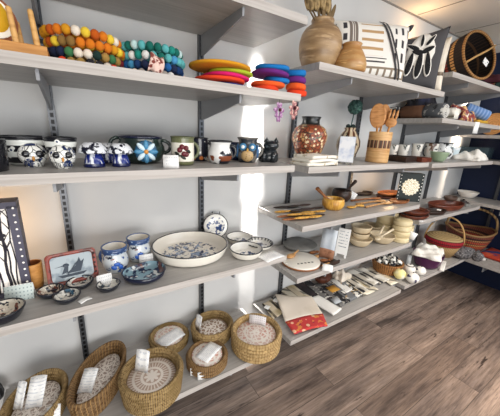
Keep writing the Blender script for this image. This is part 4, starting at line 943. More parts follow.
# round board on the navy shelf
t = thing('round_board', 'round pale wooden board leaning on the navy wall', 'board', (3.66, -.2, D2+.112), rot=(0, -PI/2+.2, 0))
B().lathe([(0, 0), (.10, 0), (.11, .005), (.11, .014), (.10, .018), (0, .018)], 40).put('disc', mat('board_wood', '#c48e55', .5, layers=[('#a56f3a', ('rings', .022, .6)), ('#b57f47', ('noise', 6, .5, .65, (3, 20, 3)))]), t)
B().lathe([(.094, .017), (.097, .0195), (.10, .017)], 40).put('groove_ring', M_oak, t)

# ------------------------------------------------------------------ top right shelf: big tilted basket
Z = C1
P = at(469, -.29, Z); k = ppm(P); r = 23/k; L = .26
dirn = Vector((-.22, -.93, .24)).normalized()          # the opening looks at the shop
q4 = dirn.to_track_quat('Z', 'Y'); e4 = q4.to_euler()
cz = Z+r*1.02+.03
t = thing('tilted_basket', 'big dark striped basket lying on its side, opening forward', 'basket', Vector((P.x, P.y+.03, cz))-dirn*.06, rot=e4)
M_bs = mat('basket_stripes', '#241a18', .8, layers=[('#b98d55', ('z', .02, .05)), ('#7c2f2a', ('z', -.03, -.005)), ('#c9a468', ('z', -.07, -.05)), ('#3a4a3e', ('z', -.12, -.09)), ('#15100f', ('spokes', 50, .6))], bump=('noise', 160, .5))
b = B(); pr = []
n = 9
for i in range(n+1):
    z = -L*.55+L*i/n; rr = r*(.72+.28*math.sin(min(1, .25+i/n*.9)*PI/2)); pr += [(rr, z), (rr+.004, z+L/n*.5)]
pr = pr[:-1]; inn = [(a-.012, z) for a, z in pr[::-1]]
b.lathe([(0, pr[0][1])]+pr, 56).put('woven_wall', M_bs, t)
B().lathe([pr[-1]]+inn+[(0, inn[-1][1]+.006)], 56).put('dark_lining', mat('basket_inside', '#1d1513', .85, layers=[('#3a2a20', ('spokes', 40, .6)), ('#5a3f28', ('z', .0, .015))], bump=('noise', 160, .5)), t)
zt_ = pr[-1][1]
B().tube([((r-.006)*math.cos(a*PI/24), (r-.006)*math.sin(a*PI/24), zt_) for a in range(48)], .010, 8, True).put('rim', mat('rim_tan', '#a87a46', .7, layers=[('#7a5430', ('spokes', 60, .3))]), t)
B().tube([(-r*.9, -.08, zt_+.010), (-r*.4, -.03, zt_+.022), (r*.3, .03, zt_+.022), (r*.92, .09, zt_+.010)], .0075, 8).put('handle', mat('handle_tan', '#c39a62', .6), t)
B().prism([(-.036, 0), (0, -.036), (.036, 0), (0, .036)], .002, (.03, -.06, zt_+.024), (0, 0, .15)).put('price_tag', mat('tag_white', '#f4f3f0', .8, layers=[('#9098a0', ('noise', 60, .58, .62))]), t)
rest(t, Z+.002)
M_st = mat('stripe_textile', '#2f4a44', .9, layers=[('#8a6a3f', ('wave', 'Y', 20, .62)), ('#151d24', ('wave', 'Y', 31, .75)), ('#7f3336', ('wave', 'Y', 9, .85))], bump=('noise', 200, .4))
folded((3.055, -.28, Z+.001), .22, .27, .05, .05, 'dark green striped folded blanket at the shelf end', M_st, 'folded_blanket', 'blanket', 7)
heap((3.06, -.27, Z+.056), .20, .22, .10, .3, 'maroon cloth lying on the striped folded blanket', mat('maroon_cloth', '#4a2029', .95, layers=[('#1d1a1e', ('noise', 9, .5, .6))], bump=('noise', 150, .4)), 'maroon_cloth', 'cloth', 12)
t = thing('pale_basket', 'pale round basket standing behind the big tilted basket', 'basket', (3.06, -.045, Z+.27), rot=(PI/2-.05, 0, -.1))
B().lathe([(0, -.05), (.17, -.05), (.195, 0), (.2, .03), (.188, .03), (.18, 0), (0, -.035)], 48).put('woven_wall', mat('pale_basket_straw', '#cdbd97', .8, layers=[('#a8966c', ('rings', .018, .4))]), t)
B().tube([(.194*math.cos(a*PI/20), .194*math.sin(a*PI/20), .03) for a in range(40)], .007, 6, True).put('rim', M_straw3, t)
# ------------------------------------------------------------------ middle shelf 3: knives, mortars, utensils, doily lantern
Z = B3
M_yw = mat('yellow_wood', '#d8a548', .4, coat=.2, layers=[('#b07a2c', ('noise', 5, .45, .62, (20, 3, 3)))])
M_mw = mat('mid_wood', '#9a5f33', .45, coat=.1, layers=[('#74431f', ('noise', 5, .45, .65, (16, 4, 4)))])
kk = [(286, 208, 0, M_dk), (299, 208.5, .1, M_dk), (311, 209.5, .05, M_dk), (288, 212.5, -.05, M_yw), (302, 213, .08, M_dk), (313, 213, .0, M_yw), (290, 217, .05, M_mw), (301, 217.5, -.06, M_yw), (312, 217, .05, M_dk), (308, 220.5, .02, M_yw), (296, 220, .0, M_mw)]
names_ = ['dark wooden spreader at the back left of the bundle', 'dark wooden spreader at the back of the bundle, second from left', 'dark wooden spreader at the back right of the bundle', 'yellow wooden spreader in the second row, leftmost', 'dark wooden spreader in the second row, middle', 'yellow wooden spreader in the second row, rightmost', 'reddish wooden spreader in the third row, leftmost', 'yellow wooden spreader in the third row, middle', 'dark wooden spreader in the third row, rightmost', 'yellow wooden spreader nearest the front shelf edge', 'reddish wooden spreader beside the frontmost yellow one']
for i, ((px, py, a, m), lab) in enumerate(zip(kk, names_)):
    P = on(px, py, Z); P.z = Z+.002+(.012 if i in (1, 4, 7, 9) else 0)
    t = thing('spreader', lab, 'spreader', P, -.18+a, 'wooden spreaders in a bundle')
    L = .165
    B().ball((L*.25, 0, .006), (L*.30, .016, .0062), seg=14, rings=7).put('blade', m, t)
    B().ball((-L*.22, 0, .006), (L*.32, .012, .0064), seg=12, rings=7).put('grip', m, t)
def mortar(px, py, wpx, top, label, m, inm, tilt, ln, plabel, az):
    c, r = front(px, py, Z, wpx); h = rise(c, top); c.z += .001
    t = thing('mortar', label, 'mortar', c, facing(c))
    B().lathe([(0, 0), (r*.7, 0), (r*.75, h*.06), (r*.95, h*.3), (r, h*.6), (r*.92, h*.95), (r*.86, h), (r*.76, h*.95), (r*.8, h*.5), (r*.5, h*.2), (0, h*.15)], 36).put('body', m, t)
    p = thing('pestle', plabel, 'pestle', c+Vector((0, 0, h*.35)), rot=(0, tilt, facing(c)+az))
    B().lathe([(0, 0), (.014, .004), (.016, .02), (.010, .04), (.008, ln*.6), (.012, ln*.86), (.0125, ln*.96), (.006, ln), (0, ln)], 16).put('shaft', inm, p); return t, c, r, h
mortar(332, 211.5, 22, 198, 'honey coloured wooden mortar on the middle shelf', M_yw, M_mw, -.85, .15, 'brown wooden pestle leaning left out of the honey mortar', 0)
t, c, r, h = mortar(340.5, 202.5, 19, 189.5, 'dark brown wooden mortar behind the honey coloured one', M_dk, M_dk, .6, .15, 'dark brown pestle leaning right out of the dark mortar', .1)
P = on(346, 200, Z)+Vector((0, -.03, .012)); tag(leaning('price_tag', P, 7/ppm(P), 8/ppm(P), None, None, .3, facing(P), paper, roll=.5), 'white price tag on the dark brown mortar', 'tag')
P = on(355, 208, Z); P.z = Z+.004; t = thing('salad_spoon', 'short yellow wooden spoon lying right of honey mortar', 'spoon', P, -.1)
B().ball((-.035, 0, .006), (.035, .022, .007)).put('head', M_yw, t); B().tube([(-.01, 0, .006), (.03, .004, .010), (.07, -.004, .006)], [.006, .007, .009], 8).put('shaft', M_yw, t)
M_lw = mat('light_utensil_wood', '#c99862', .5, layers=[('#a87645', ('noise', 5, .45, .65, (16, 3, 3)))])
for px, py, a, m, lab in ((366, 200.5, -.1, M_mw, 'brown wooden server lying at the back of the utensil row'), (371, 203.5, -.05, M_lw, 'long pale wooden server lying in the middle of the utensil row'), (379, 205.8, .02, M_lw, 'long pale wooden server lying nearest the shelf edge')):
    P = on(px, py, Z); P.z = Z+.003; t = thing('wooden_server', lab, 'server', P, a, 'long wooden servers')
    B().ball((.10, 0, .007), (.055, .024, .007)).put('head', m, t); B().tube([(-.15, 0, .006), (0, .003, .008), (.07, 0, .007)], [.008, .006, .008], 8).put('shaft', m, t)
def oval_tray(px, py, z, w, d, h, rz, label, m, name='wooden_tray', cat='tray', group=None, dz=.001):
    P = on(px, py, z); P.z = z+dz
    t = thing(name, label, cat, P, rz, group); pr, k_ = bowlprof(w*.42, w/2, h, .008, .6, 5)
    B().lathe(pr, 48, sy=d/w).put('body', m, t); return t
for i, (px, py, w, d, m, lab, dz) in enumerate(((363, 194.5, .20, .11, M_dk, 'dark oval wooden dish at the back of the middle shelf', .001), (390, 197, .31, .15, M_red, 'reddish oval wooden dish under the brown one', .001), (390, 197, .29, .14, M_mw, 'brown oval wooden dish stacked on the reddish one', .022), (399, 202.5, .2, .10, M_mw, 'small brown oval wooden dish in front of the doily lantern', .001))):
    oval_tray(px, py, Z, w, d, .018, .0, lab, m, dz=dz, group='oval wooden dishes')
P = on(405.5, 200.5, Z); k = ppm(P); H = rise(P, 173); W = 22/k; rz = facing(P)*.62
t = thing('doily_lantern', 'black punched lantern with a round white doily front', 'lantern', P+Vector((0, 0, .001)), rz, None)
M_lb = mat('lantern_black', '#1d2422', .5, .2); DL = (P.copy(), H, rz)
b = B().box((0, -.03, H/2), (W, .006, H)); b.put('front_panel', M_lb, t)
b = B().box((0, 0, .004), (W, .06, .008)).box((0, 0, H-.004), (W, .06, .008)); b.put('frame', M_lb, t)
b = B(); rr = W*.36
pts = [(rr*(1+.07*math.cos(16*a*PI/48))*math.cos(a*PI/48), rr*(1+.07*math.cos(16*a*PI/48))*math.sin(a*PI/48)) for a in range(96)]
b.prism(pts, .003, (0, -.0332, H*.52), (PI/2, 0, 0)).put('doily', mat('doily_lace', '#f3ecd9', .8, layers=[('#b7a67e', ('cells', 70, .07))], emit=('#ffe9c8', .12)), t)
for s in (-1, 1):
    b = B()
    for i in range(8): b.ball((s*W*.45, -.0335, H*.08+i*H*.12), (.0035, .002, .0035), seg=8, rings=5)
    b.put('punched_dots', mat('dot_white', '#f1eee8'), t)
B().tube([(-W*.42, 0, H), (-W*.42, 0, H+.02)], .004).put('latch', M_lb, t)

# ------------------------------------------------------------------ middle shelf 4: stone plates, tan bowls, canisters
Z = B4
M_gs = mat('grey_stone', '#8c8b87', .6, layers=[('#73726f', ('noise', 9, .45, .6))])
M_mat = mat('dark_slate', '#4e4c4c', .7)
c, r = front(299, 253.5, Z, 34)
t = thing('stone_plate', 'thick round grey stone plate at the back of shelf', 'plate', c+Vector((0, 0, .001)))
B().lathe([(0, 0), (r*.92, 0), (r, .008), (r, .022), (r*.96, .026), (0, .025)], 44).put('slab', M_gs, t); B().lathe([(r*.9, .0245), (r*.93, .0275), (r*.97, .0245)], 44).put('raised_edge', M_gs, t)
c, r = front(299.5, 272, Z, 39)
t = thing('trivet_plate', 'round white trivet with little black marks and brown edge', 'plate', c+Vector((0, 0, .001)), facing(c))
B().lathe([(0, 0), (r*.95, 0), (r, .004), (r, .011), (0, .011)], 44).put('base', M_mw, t); B().lathe([(0, .0105), (r*.985, .0105), (r*.985, .018), (r*.95, .021), (0, .021)], 44).put('white_top', M_cw, t)
for i in range(5): B().box((r*(-.1+.17*i), -r*.55+.012*i, .0215), (.012, .009, .001), (0, 0, .4)).put('black_mark', blackmatt, t)
P = c+Vector((-.035, .05, .0235)); t = thing('wooden_scoop', 'little wooden scoop lying on the white trivet', 'scoop', P, .3)
B().ball((0, 0, .008), (.04, .022, .008)).put('head', M_lw, t); B().tube([(.03, 0, .008), (.10, .01, .008)], .006).put('shaft', M_lw, t)
for i, (px, py, a, m, lab) in enumerate(((317, 258, .3, M_lw, 'pale carved wooden piece behind the price card'), (324, 262, -.4, M_mw, 'brown carved wooden piece beside the white trivet'), (325, 267, .1, M_pine, 'pale wooden piece nearest the shelf edge by the trivet'), (313, 254, -.2, M_mw, 'brown wooden piece between stone plate and standing cards'))):
    P = on(px, py, Z); P.z = Z+.002; t = thing('carved_piece', lab, 'carving', P, a, 'small carved wooden pieces')
    B().ball((0, 0, .009), (.028, .014, .009)).put('body', m, t); B().ball((.032, 0, .010), (.012, .010, .008)).put('end_knob', m, t)
M_card1 = mat('photo_card', '#b9c2cd', .6, layers=[('#dfe3e6', ('noise', 5, .45, .6)), ('#a9785c', ('z', .0, .06)), ('#7d4f38', ('z', .0, .05), ('noise', 20, .5, .6))])
P = on(325, 262, Z); P = P+away(P)*.02; h = rise(P, 231)*.95; w = 14.5/ppm(P)
leaning('photo_card', P+Vector((0, 0, .012)), w, h, 'standing photo card with pale sky and brown lower part', 'card', .18, facing(P)-.25, M_card1, .003)
P2 = on(329, 264, Z); t = thing('card_stand', 'small dark wooden stand in front of the photo card', 'stand', P2+Vector((0, -.005, .001)), .1)
B().box((0, 0, .006), (.13, .05, .012), None, .003).put('base', M_dk, t); B().box((0, -.02, .016), (.13, .010, .010), None, .002).put('lip', M_dk, t)
P = on(327, 272, Z); leaning('price_card', P, 10/ppm(P), 7/ppm(P), 'white price card before the photo card at the shelf edge', 'card', .6, facing(P), white)
P = on(340, 257, Z); h = rise(P, 229)*.97; w = 11.5/ppm(P)
t = thing('easel_sign', 'white easel sign with printed lines beside the photo card', 'sign', P+Vector((0, 0, .001)), rot=(-.2, 0, facing(P)-.2))
sg = mat('sign_lines', '#f2f0ec', .7, layers=[('#77808c', ('wave', 'Z', 52, .86), ('x', -w*.36, w*.36), ('z', h*.3, h*.9), ('noise', 90, .42, .5))])
B().box((0, 0, h*.55), (w, .006, h*.9), None, .001).put('board', sg, t)
for s in (-1, 1): B().box((s*w*.4, .0, h*.05), (.010, .006, h*.12)).put('leg', white, t)
M_tan = mat('tan_bowl', '#d2bf9f', .55, layers=[('#c0aa86', ('noise', 8, .45, .65))]); M_tan2 = mat('tan_bowl_light', '#e0d0b3', .55)
c, r = front(358, 249, Z, 24); bowl(c+Vector((0, 0, .001)), r*.5, r, .055, 'wide tan bowl at the bottom of the left tan stack', M_tan, M_tan2, group='tan bowls', pw=.55)
bowl(c+Vector((0, 0, .055)), r*.5, r*.74, .040, 'tan bowl in the middle of the left tan stack', M_tan, M_tan2, group='tan bowls', pw=.5)
bowl(c+Vector((0, 0, .098)), r*.55, r*.82, .045, 'tan bowl topmost of the left tan stack', M_tan, M_tan2, group='tan bowls', pw=.5)
c, r = front(380.5, 246, Z, 24); bowl(c+Vector((0, 0, .001)), r*.5, r, .06, 'tan bowl holding pale wooden spoons', M_tan, M_tan2, group='tan bowls', pw=.55)
for i, (a, tl, lab) in enumerate(((.35, -.35, 'pale wooden spoon lying across the right tan bowl'), (-.1, -.3, 'second pale wooden spoon in the right tan bowl'))):
    t = thing('pale_spoon', lab, 'spoon', c+Vector((-.02, .01-.03*i, .062)), rot=(0, tl, a), group='pale spoons in the tan bowl')
    B().ball((-.05, 0, .004), (.035, .024, .009)).put('head', M_tan2, t); B().tube([(-.02, 0, .004), (.10, 0, .006)], [.007, .009]).put('shaft', M_tan2, t)
c, r = front(371.5, 236, Z, 19); bowl(c+Vector((0, 0, .001)), r*.5, r, .07, 'tan bowl at the back between the two tan stacks', M_tan, M_tan2, group='tan bowls', pw=.55)
M_can = mat('canister_cream', '#e3d2a9', .5, layers=[('#cdb888', ('noise', 5, .45, .65, (2, 2, 18)))])
def canister(px, py, wpx, top, n, label):
    c, r = front(px, py, Z, wpx, .9); h = rise(c, top); c.z += .001
    t = thing('canister', label, 'canister', c, 0, 'cream wooden canisters')
    for i in range(n):
        z0 = h*i/n; z1 = h*(i+1)/n-.003
        B().lathe([(0, z0), (r*.93, z0), (r, z0+.006), (r*1.0, z1-.006), (r*.94, z1), (0, z1)], 32).put('tier' if i < n-1 else 'lid', M_can, t)
    return c, r, h
canister(384, 236, 19, 211, 2, 'two tier cream wooden canister at the back')
c, r, h = canister(398.5, 243, 17, 219, 4, 'four tier cream wooden canister in front')
c2_, r2_ = front(407, 239.5, Z, 9, .9); t = thing('small_canister', 'slim cream canister with a white tag right of tiered one', 'canister', c2_+Vector((0.01, .01, .001)))
hh = rise(c2_, 225); B().lathe([(0, 0), (r2_, 0), (r2_, hh*.8), (r2_*.9, hh*.82), (0, hh*.82)], 24).put('body', M_can, t); B().lathe([(0, hh*.82), (r2_*1.05, hh*.82), (r2_*1.0, hh*.98), (0, hh)], 24).put('lid', M_can, t)
P = on(405.5, 242, Z)+Vector((-.005, -.03, hh*.35)); B().sheet(1, 1, lambda u, v: ((u-.5)*.05, .0, v*.055), .001).put('paper_tag', white, t, P-t.location, (0, .3, facing(P)))
# slate board under the small pieces
t = None

# ------------------------------------------------------------------ bottom middle shelf: towels and fabric
Z = B5
def sheet_on(corners, name, label, cat, m, dz=.003, th=.003, wav=.004, seed=0, group=None, drop=None, nx=14, ny=14, z=None):
    z = Z if z is None else z
    A_, B_, C_, D_ = [on(x, y, z) for x, y in corners]      # far-left, far-right, near-right, near-left
    c = (A_+B_+C_+D_)/4; rn = random.Random(seed); p = [rn.random()*6 for _ in range(4)]
    def f(u, v):
        q = (A_*(1-u)+B_*u)*(1-v)+(D_*(1-u)+C_*u)*v
        zz = dz+wav*(1+math.sin(7*u+3*v+p[0])*math.sin(5*v-2*u+p[1]))*.6
        return (q.x-c.x, q.y-c.y, zz)
    o = B().sheet(nx, ny, f, th).put(name, m, None, (c.x, c.y, z)); return tag(o, label, cat, group), f, c
M_tw = mat('towel_cream', '#f1e4d4', .95, layers=[('#e2d4c0', ('noise', 7, .5, .7))], bump=('noise', 260, .4))
M_tr = mat('towel_border', '#c9403f', .95, layers=[('#df8a48', ('noise', 26, .56, .6)), ('#efc19d', ('dots', 20, .25)), ('#8e2c46', ('noise', 30, .62, .66))], bump=('noise', 260, .4))
A_, B_, C_, D_ = [on(x, y, Z) for x, y in ((275, 299), (311, 301), (322, 318), (285, 326))]
c = (A_+B_+C_+D_)/4; t = thing('kitchen_towel', 'cream towel with a red flowered border hanging over the shelf edge', 'towel', (c.x, c.y, Z+.001))
def tf(u, v):
    q = (A_*(1-u)+B_*u)*(1-v)+(D_*(1-u)+C_*u)*v
    return Vector((q.x-c.x, q.y-c.y, .030+.006*math.sin(5*u+2)*math.sin(4*v+1)))
B().sheet(14, 14, lambda u, v: tf(u, v), .006).put('cream_cloth', M_tw, t)
E1, E2 = on(294, 338, Z+.0), on(327, 330, Z+.0)
def bf(u, v):
    s = tf(u, 1); e = (E1*(1-u)+E2*u)-c; e.z = .028
    q = s*(1-v)+Vector((e.x, e.y, .028))*v; q.z = s.z+.001*(1-v)-.002*v+.004*math.sin(9*u)*v*(1-v)*2
    return q
B().sheet(14, 6, bf, .006).put('flowered_border', M_tr, t)
# swatches and bags around the towel
M_n1 = mat('swatch_beige', '#cdbfa6', .9, layers=[('#3b332c', ('wave', 'X', 14, .8)), ('#a79877', ('noise', 8, .5, .65))]); M_n2 = mat('swatch_dark', '#2d282b', .9, layers=[('#4b3d3f', ('noise', 10, .5, .65))])
M_n3 = mat('swatch_grey', '#6d6b69', .9, layers=[('#c9c4ba', ('noise', 20, .5, .56)), ('#2a292c', ('noise', 17, .52, .56))]); M_n4 = mat('swatch_print', '#77787a', .9, layers=[('#c9a25c', ('noise', 16, .54, .58)), ('#1f2024', ('noise', 22, .53, .57)), ('#dfdcd4', ('noise', 26, .58, .62))])
M_n5 = mat('swatch_ivory', '#e3dac6', .9, layers=[('#c7b48c', ('noise', 10, .55, .68)), ('#7f7a6e', ('wave', 'DIAGONAL', 14, .85, 2))])
sw_ = [([(262, 306), (272, 301), (283, 315), (273, 321)], M_n1, 'beige swatch with dark lines at the left end of bottom shelf', .003, .006),
       ([(271, 299), (280, 294), (290, 301), (279, 305)], M_n3, 'grey swatch behind the cream towel', .004, .006),
       ([(280, 293), (292, 287), (316, 304), (303, 309)], M_n5, 'ivory folded cloth strip right behind the cream towel', .004, .010),
       ([(292, 287), (306, 281), (331, 300), (318, 306)], M_n2, 'dark plum cloth folded beside the ivory strip', .004, .010),
       ([(308, 303), (318, 299), (341, 313), (333, 319)], mat('swatch_white', '#efece6', .9), 'white cloth strip near the front edge of the shelf', .012, .010),
       ([(311, 287), (322, 284), (348, 304), (341, 309)], M_n3, 'black and grey printed bag in the middle of the shelf', .004, .008),
       ([(322, 283), (337, 278), (362, 297), (349, 304)], M_n4, 'grey bag with mustard yellow print', .004, .010),
       ([(337, 278), (349, 274), (378, 292), (363, 298)], M_n5, 'ivory cloth with faint pattern right of the mustard print', .004, .008),
       ([(345, 276), (353, 273), (378, 286), (370, 291)], mat('swatch_bw', '#b9b2a4', .9, layers=[('#29272a', ('wave', 'X', 13, .7)), ('#e9e5db', ('noise', 10, .5, .6))]), 'black and ivory striped cloth, left of the striped pair', .020, .008),
       ([(355, 272), (363, 270), (389, 282), (380, 286)], mat('swatch_bw', '#b9b2a4'), 'black and ivory striped cloth, right of the striped pair', .004, .010),
       ([(366, 270), (373, 268), (398, 284), (391, 287)], M_n5, 'ivory patterned cloth at the right end of bottom middle shelf', .004, .006)]
sw_ += [([(301, 284), (306, 282), (330, 300), (324, 303)], M_n3, 'narrow grey printed strip lying on the dark plum cloth', .018, .005),
        ([(286, 291), (290, 289), (312, 304), (307, 307)], M_n1, 'narrow beige lined strip lying on the ivory cloth strip', .018, .005),
        ([(340, 279), (345, 277), (368, 293), (362, 296)], mat('swatch_bw', '#b9b2a4'), 'narrow black and ivory strip lying right of the mustard print', .016, .005),
        ([(330, 283), (335, 281), (352, 293), (346, 296)], mat('swatch_white', '#efece6'), 'narrow white strip lying on the mustard printed bag', .018, .004)]
for i, (cr, m, lab, dz, th) in enumerate(sw_):
    sheet_on(cr, 'folded_cloth', lab, 'cloth', m, dz+th, th, .004, i, 'folded cloths on the bottom shelf')
for i, (cr, lab) in enumerate((([(325, 291), (333, 288), (340, 293), (332, 296)], 'mustard yellow square card on the grey printed bag'), ([(330, 303), (336, 300), (341, 305), (335, 308)], 'pale grey square label on the black printed bag'))):
    sheet_on(cr, 'square_label', lab, 'label', mat('mustard_card', '#b98735', .8) if i == 0 else mat('pale_label', '#b5b9bd', .8), .027, .002, .001, i, None, nx=2, ny=2)
def pouch(P, r, m):
    b = B(); b.ball((0, 0, r[2]*.95), r, seg=28, rings=16)
    for v in b.bm.verts:
        n = v.co.normalized(); f = 1+.10*math.sin(9*n.x+4*n.y)*math.sin(7*n.z)+.07*math.sin(13*n.y-5*n.x); v.co = Vector((v.co.x*f, v.co.y*f, max(0, v.co.z*f)))
    tag(b.put('leather_pouch', m, None, P, (0, 0, .3)), 'crumpled brown leather pouch at the back of the bottom shelf', 'pouch')
P = on(322, 284, Z); pouch((P.x, P.y, Z+.022), (.085, .06, .05), mat('brown_leather', '#5a3020', .5, layers=[('#3b1e14', ('noise', 16, .5, .62))], bump=('noise', 60, .5)))
P = on(341, 281, Z); heap((P.x, P.y, Z+.03), .13, .10, .08, .1, 'small crumpled beige cloth beside the leather pouch', M_tw, 'beige_cloth', 'cloth', 6)
for i, (px, py, lab) in enumerate(((267, 310, 'white swing tag on the beige swatch at the left shelf end'), (276, 303, 'white swing tag beside the top corner of cream towel'))):
    lying('swing_tag', px, py, Z, 6, 5, lab, .5, white, .02, 'swing tags on the swatches', 'tag')

# ------------------------------------------------------------------ right shelf 4: dark wooden trays
Z = C4
oval_tray(413, 216.5, Z, .27, .2, .028, .1, 'dark reddish wooden plate at the bottom of the left pile', M_red, 'wooden_plate', 'plate', 'dark wooden plates')
oval_tray(413, 216.5, Z, .25, .18, .026, -.1, 'dark reddish wooden plate on top of the left pile', M_red, 'wooden_plate', 'plate', 'dark wooden plates', .030)
oval_tray(434, 213.5, Z, .24, .12, .03, -.15, 'very dark oval wooden dish with a white tag', M_dk, 'wooden_dish', 'dish', 'dark wooden dishes')
oval_tray(445, 208.5, Z, .42, .2, .05, -.12, 'large reddish brown oval tray at the back', M_red, 'wooden_tray', 'tray', 'dark wooden dishes')
P = on(438, 201.5, Z); oval_tray(449, 205, Z, .16, .1, .03, 0, 'small grey brown dish standing on the large reddish tray', mat('grey_brown', '#5d4a40', .5), 'small_dish', 'dish', None, .052)
for i, (px, py, lab) in enumerate(((459, 206, 'small brown wooden piece at the right part of the tray shelf'), (467, 206.5, 'small grey wooden piece nearest the right shelf end'), (463, 203, 'small dark wooden piece at the back of the right shelf end'))):
    P = on(px, py, Z); P.z = Z+.001; t = thing('wooden_piece', lab, 'carving', P, .4*i, 'small wooden pieces at the shelf end')
    B().box((0, 0, .014), (.07, .035, .028), None, .006).put('body', (M_mw, M_gs, M_dk)[i], t); B().ball((0, 0, .032), (.012, .012, .009)).put('knob', M_dk, t)
for i, (px, py, lab) in enumerate(((425, 218, 'white tag on the front edge below the dark plates'), (438, 214, 'white tag on the very dark oval dish'), (421, 221.5, 'white card lying at the front edge of tray shelf'))):
    lying('price_tag', px, py, Z, 6, 3.5, lab, .3, white, .034 if i == 1 else .002, 'white tags on the tray shelf', 'tag')
# white bowl on the navy shelf
P = on(470, 197.5, D4); bowl(Vector((3.585, P.y+.02, D4+.001)), .05, .10, .065, 'white bowl standing on the navy wall shelf', mat('white_bowl_glaze', '#ece4da', .3, coat=.3), mat('white_bowl_lining', '#efe9e0', .3), pw=.7)

# ------------------------------------------------------------------ bottom right shelf: bowls and handled baskets
Z = C5
c, r = front(384, 276, Z, 29, .9); M_wb = mat('woven_brown', '#8a5a2e', .7, layers=[('#5f3a1c', ('noise', 60, .45, .6)), ('#a87640', ('spokes', 44, .5))], bump=('noise', 150, .5))
t = thing('woven_bowl', 'brown woven bowl filled with black and white ornaments', 'bowl', c+Vector((0.01, 0, .001)), 0)
B().lathe(coilprof(r*.8, r, .095, 5, .010), 48).put('woven_wall', M_wb, t); BC = t.location.copy(); BR_ = r
M_orn = mat('felt_ornament', '#e9e6dd', .8, layers=[('#1c1b20', ('noise', 26, .50, .54))])
for i in range(12):
    a = i*2.4; q = r*.72*math.sqrt((i+.3)/12)
    o = B().ball((0, 0, 0), (.028, .028, .022), seg=14, rings=8).put('ornament', M_orn, None, BC+Vector((q*math.cos(a), q*math.sin(a), .088+.012*(i % 3))), (i, .4*i, 0))
    tag(o, 'black and white felt ornament heaped in the brown woven bowl', 'ornament', 'ornaments in the woven bowl')
swing_tag(392.5, 275, Z+.004, 6, 8, 'white price tag on the brown woven bowl')
M_bl = mat('painted_ball', '#efece4', .5, layers=[('#2c2455', ('noise', 18, .6, .63)), ('#1b1a20', ('noise', 14, .62, .65))])
M_by = mat('yellow_ball', '#ecdf9a', .5, layers=[('#f3efe2', ('noise', 9, .45, .6))])
for px, py, w_, m, lab, dz in ((398.5, 280.5, 11.5, M_by, 'pale yellow round ornament beside the woven bowl', 0), (411, 284.5, 12, M_bl, 'white painted ball nearest the front shelf edge', 0), (408, 275, 11, mat('ring_ball', '#eeeae2', .5, layers=[('#191820', ('rings', .024, .6))]), 'white ball with black rings behind the front one', 0), (419.5, 276, 9.5, M_bl, 'white painted ball nearest the purple bowl', 0)):
    c, r = front(px, py, Z, w_, .7); t = thing('round_ornament', lab, 'ornament', c+Vector((0, 0, r*.92+.001)), facing(c)+px, 'round ornaments on the bottom right shelf')
    B().ball((0, 0, 0), (r, r, r*.92), seg=24, rings=14).put('body', m, t); B().ball((0, 0, r*.92), (.006, .006, .006)).put('knot', blackmatt, t)
# purple bowl with white cloth
M_pu = mat('purple_glaze', '#4d1846', .4, coat=.3)
c, r = front(424.5, 269.5, Z, 27, .8); h = rise(c, 250)*.84
t = bowl(c+Vector((0, 0, .001)), r*.62, r, h, 'deep purple bowl heaped with white cloth', M_pu, M_pu, None, 'purple_bowl', pw=.5)
w = heap((c.x, c.y, Z+h-.012), r*2.25, r*1.75, .085, .3, 'white cloths heaped in the purple bowl', M_wc, 'white_cloth', 'cloth', 5)
P = on(442.5, 270, Z)+Vector((-.03, -.005, .002)); tag(B().sheet(4, 8, lambda u, v: ((u-.5)*.035, .01*math.sin(4*v), .095*(1-v)), .002).put('cloth_tail', M_wc, None, P, (0, 0, facing(P))), 'white cloth tail hanging beside the purple bowl', 'cloth')
P = on(407.5, 266, Z); t = thing('hanging_tag', 'pale grey card tag standing left of the purple bowl', 'tag', P+Vector((0, 0, .001)), facing(P))
B().sheet(2, 2, lambda u, v: ((u-.5)*.035, .02*v, .10*v), .001).put('tag_card', mat('grey_tag', '#c8cbcc', .7), t); B().tube([(0, .022, .098), (.005, .03, .13)], .001, 5).put('string', blackmatt, t)
# lidded basket with a tall handle
c, r = front(439, 258, Z, 33, .8); h = rise(c, 236); c.z += .001; r *= 1.0; R = 15.6/ppm(c)
t = thing('lidded_basket', 'round tan basket with red band, flat lid and tall hoop handle', 'basket', c, 0)
M_lb2 = mat('basket_tan', '#a88a5e', .8, layers=[('#8d6f44', ('spokes', 60, .4))], bump=('noise', 160, .5))
B().lathe([(0, 0), (R*.62, 0), (R*.8, h*.3), (R*.93, h*.62), (0, h*.62)], 48).put('woven_body', M_lb2, t)
B().lathe([(R*.9, h*.60), (R*1.0, h*.70), (R*1.02, h*.88), (R*.98, h*.96), (R*.9, h*.9)], 48).put('red_band', mat('red_weave', '#a31d27', .8, layers=[('#7a1420', ('spokes', 60, .4)), ('#2a1216', ('wave', 'Z', 30, .9))], bump=('noise', 160, .4)), t)
B().lathe([(R*.98, h*.93), (R*.9, h*1.02), (R*.5, h*1.1), (0, h*1.13), (0, h*.95)], 48).put('lid', mat('lid_tan', '#b59a6c', .8, layers=[('#8f7448', ('rings', .026, .4))], bump=('noise', 160, .4)), t)
rzh = facing(c)+.15; hz = rise(c, 217)
B().tube([(R*1.03*math.cos(a)*math.cos(rzh), R*1.03*math.cos(a)*math.sin(rzh), h*.7+(hz*1.0-h*.7)*math.sin(a)) for a in [PI*i/24 for i in range(25)]], .008, 8).put('handle', mat('handle_tan', '#a58c62'), t)
tag(heap((c.x+.10, c.y-.085, C5+.001), .08, .05, .09, .2, 'small crumpled red cloth at the foot of the lidded basket', mat('red_check', '#8e2a34', .9, layers=[('#d8b9ae', ('noise', 40, .55, .6))], bump=('noise', 200, .4)), 'red_cloth', 'cloth', 15), 'small crumpled red cloth at the foot of the lidded basket', 'cloth')
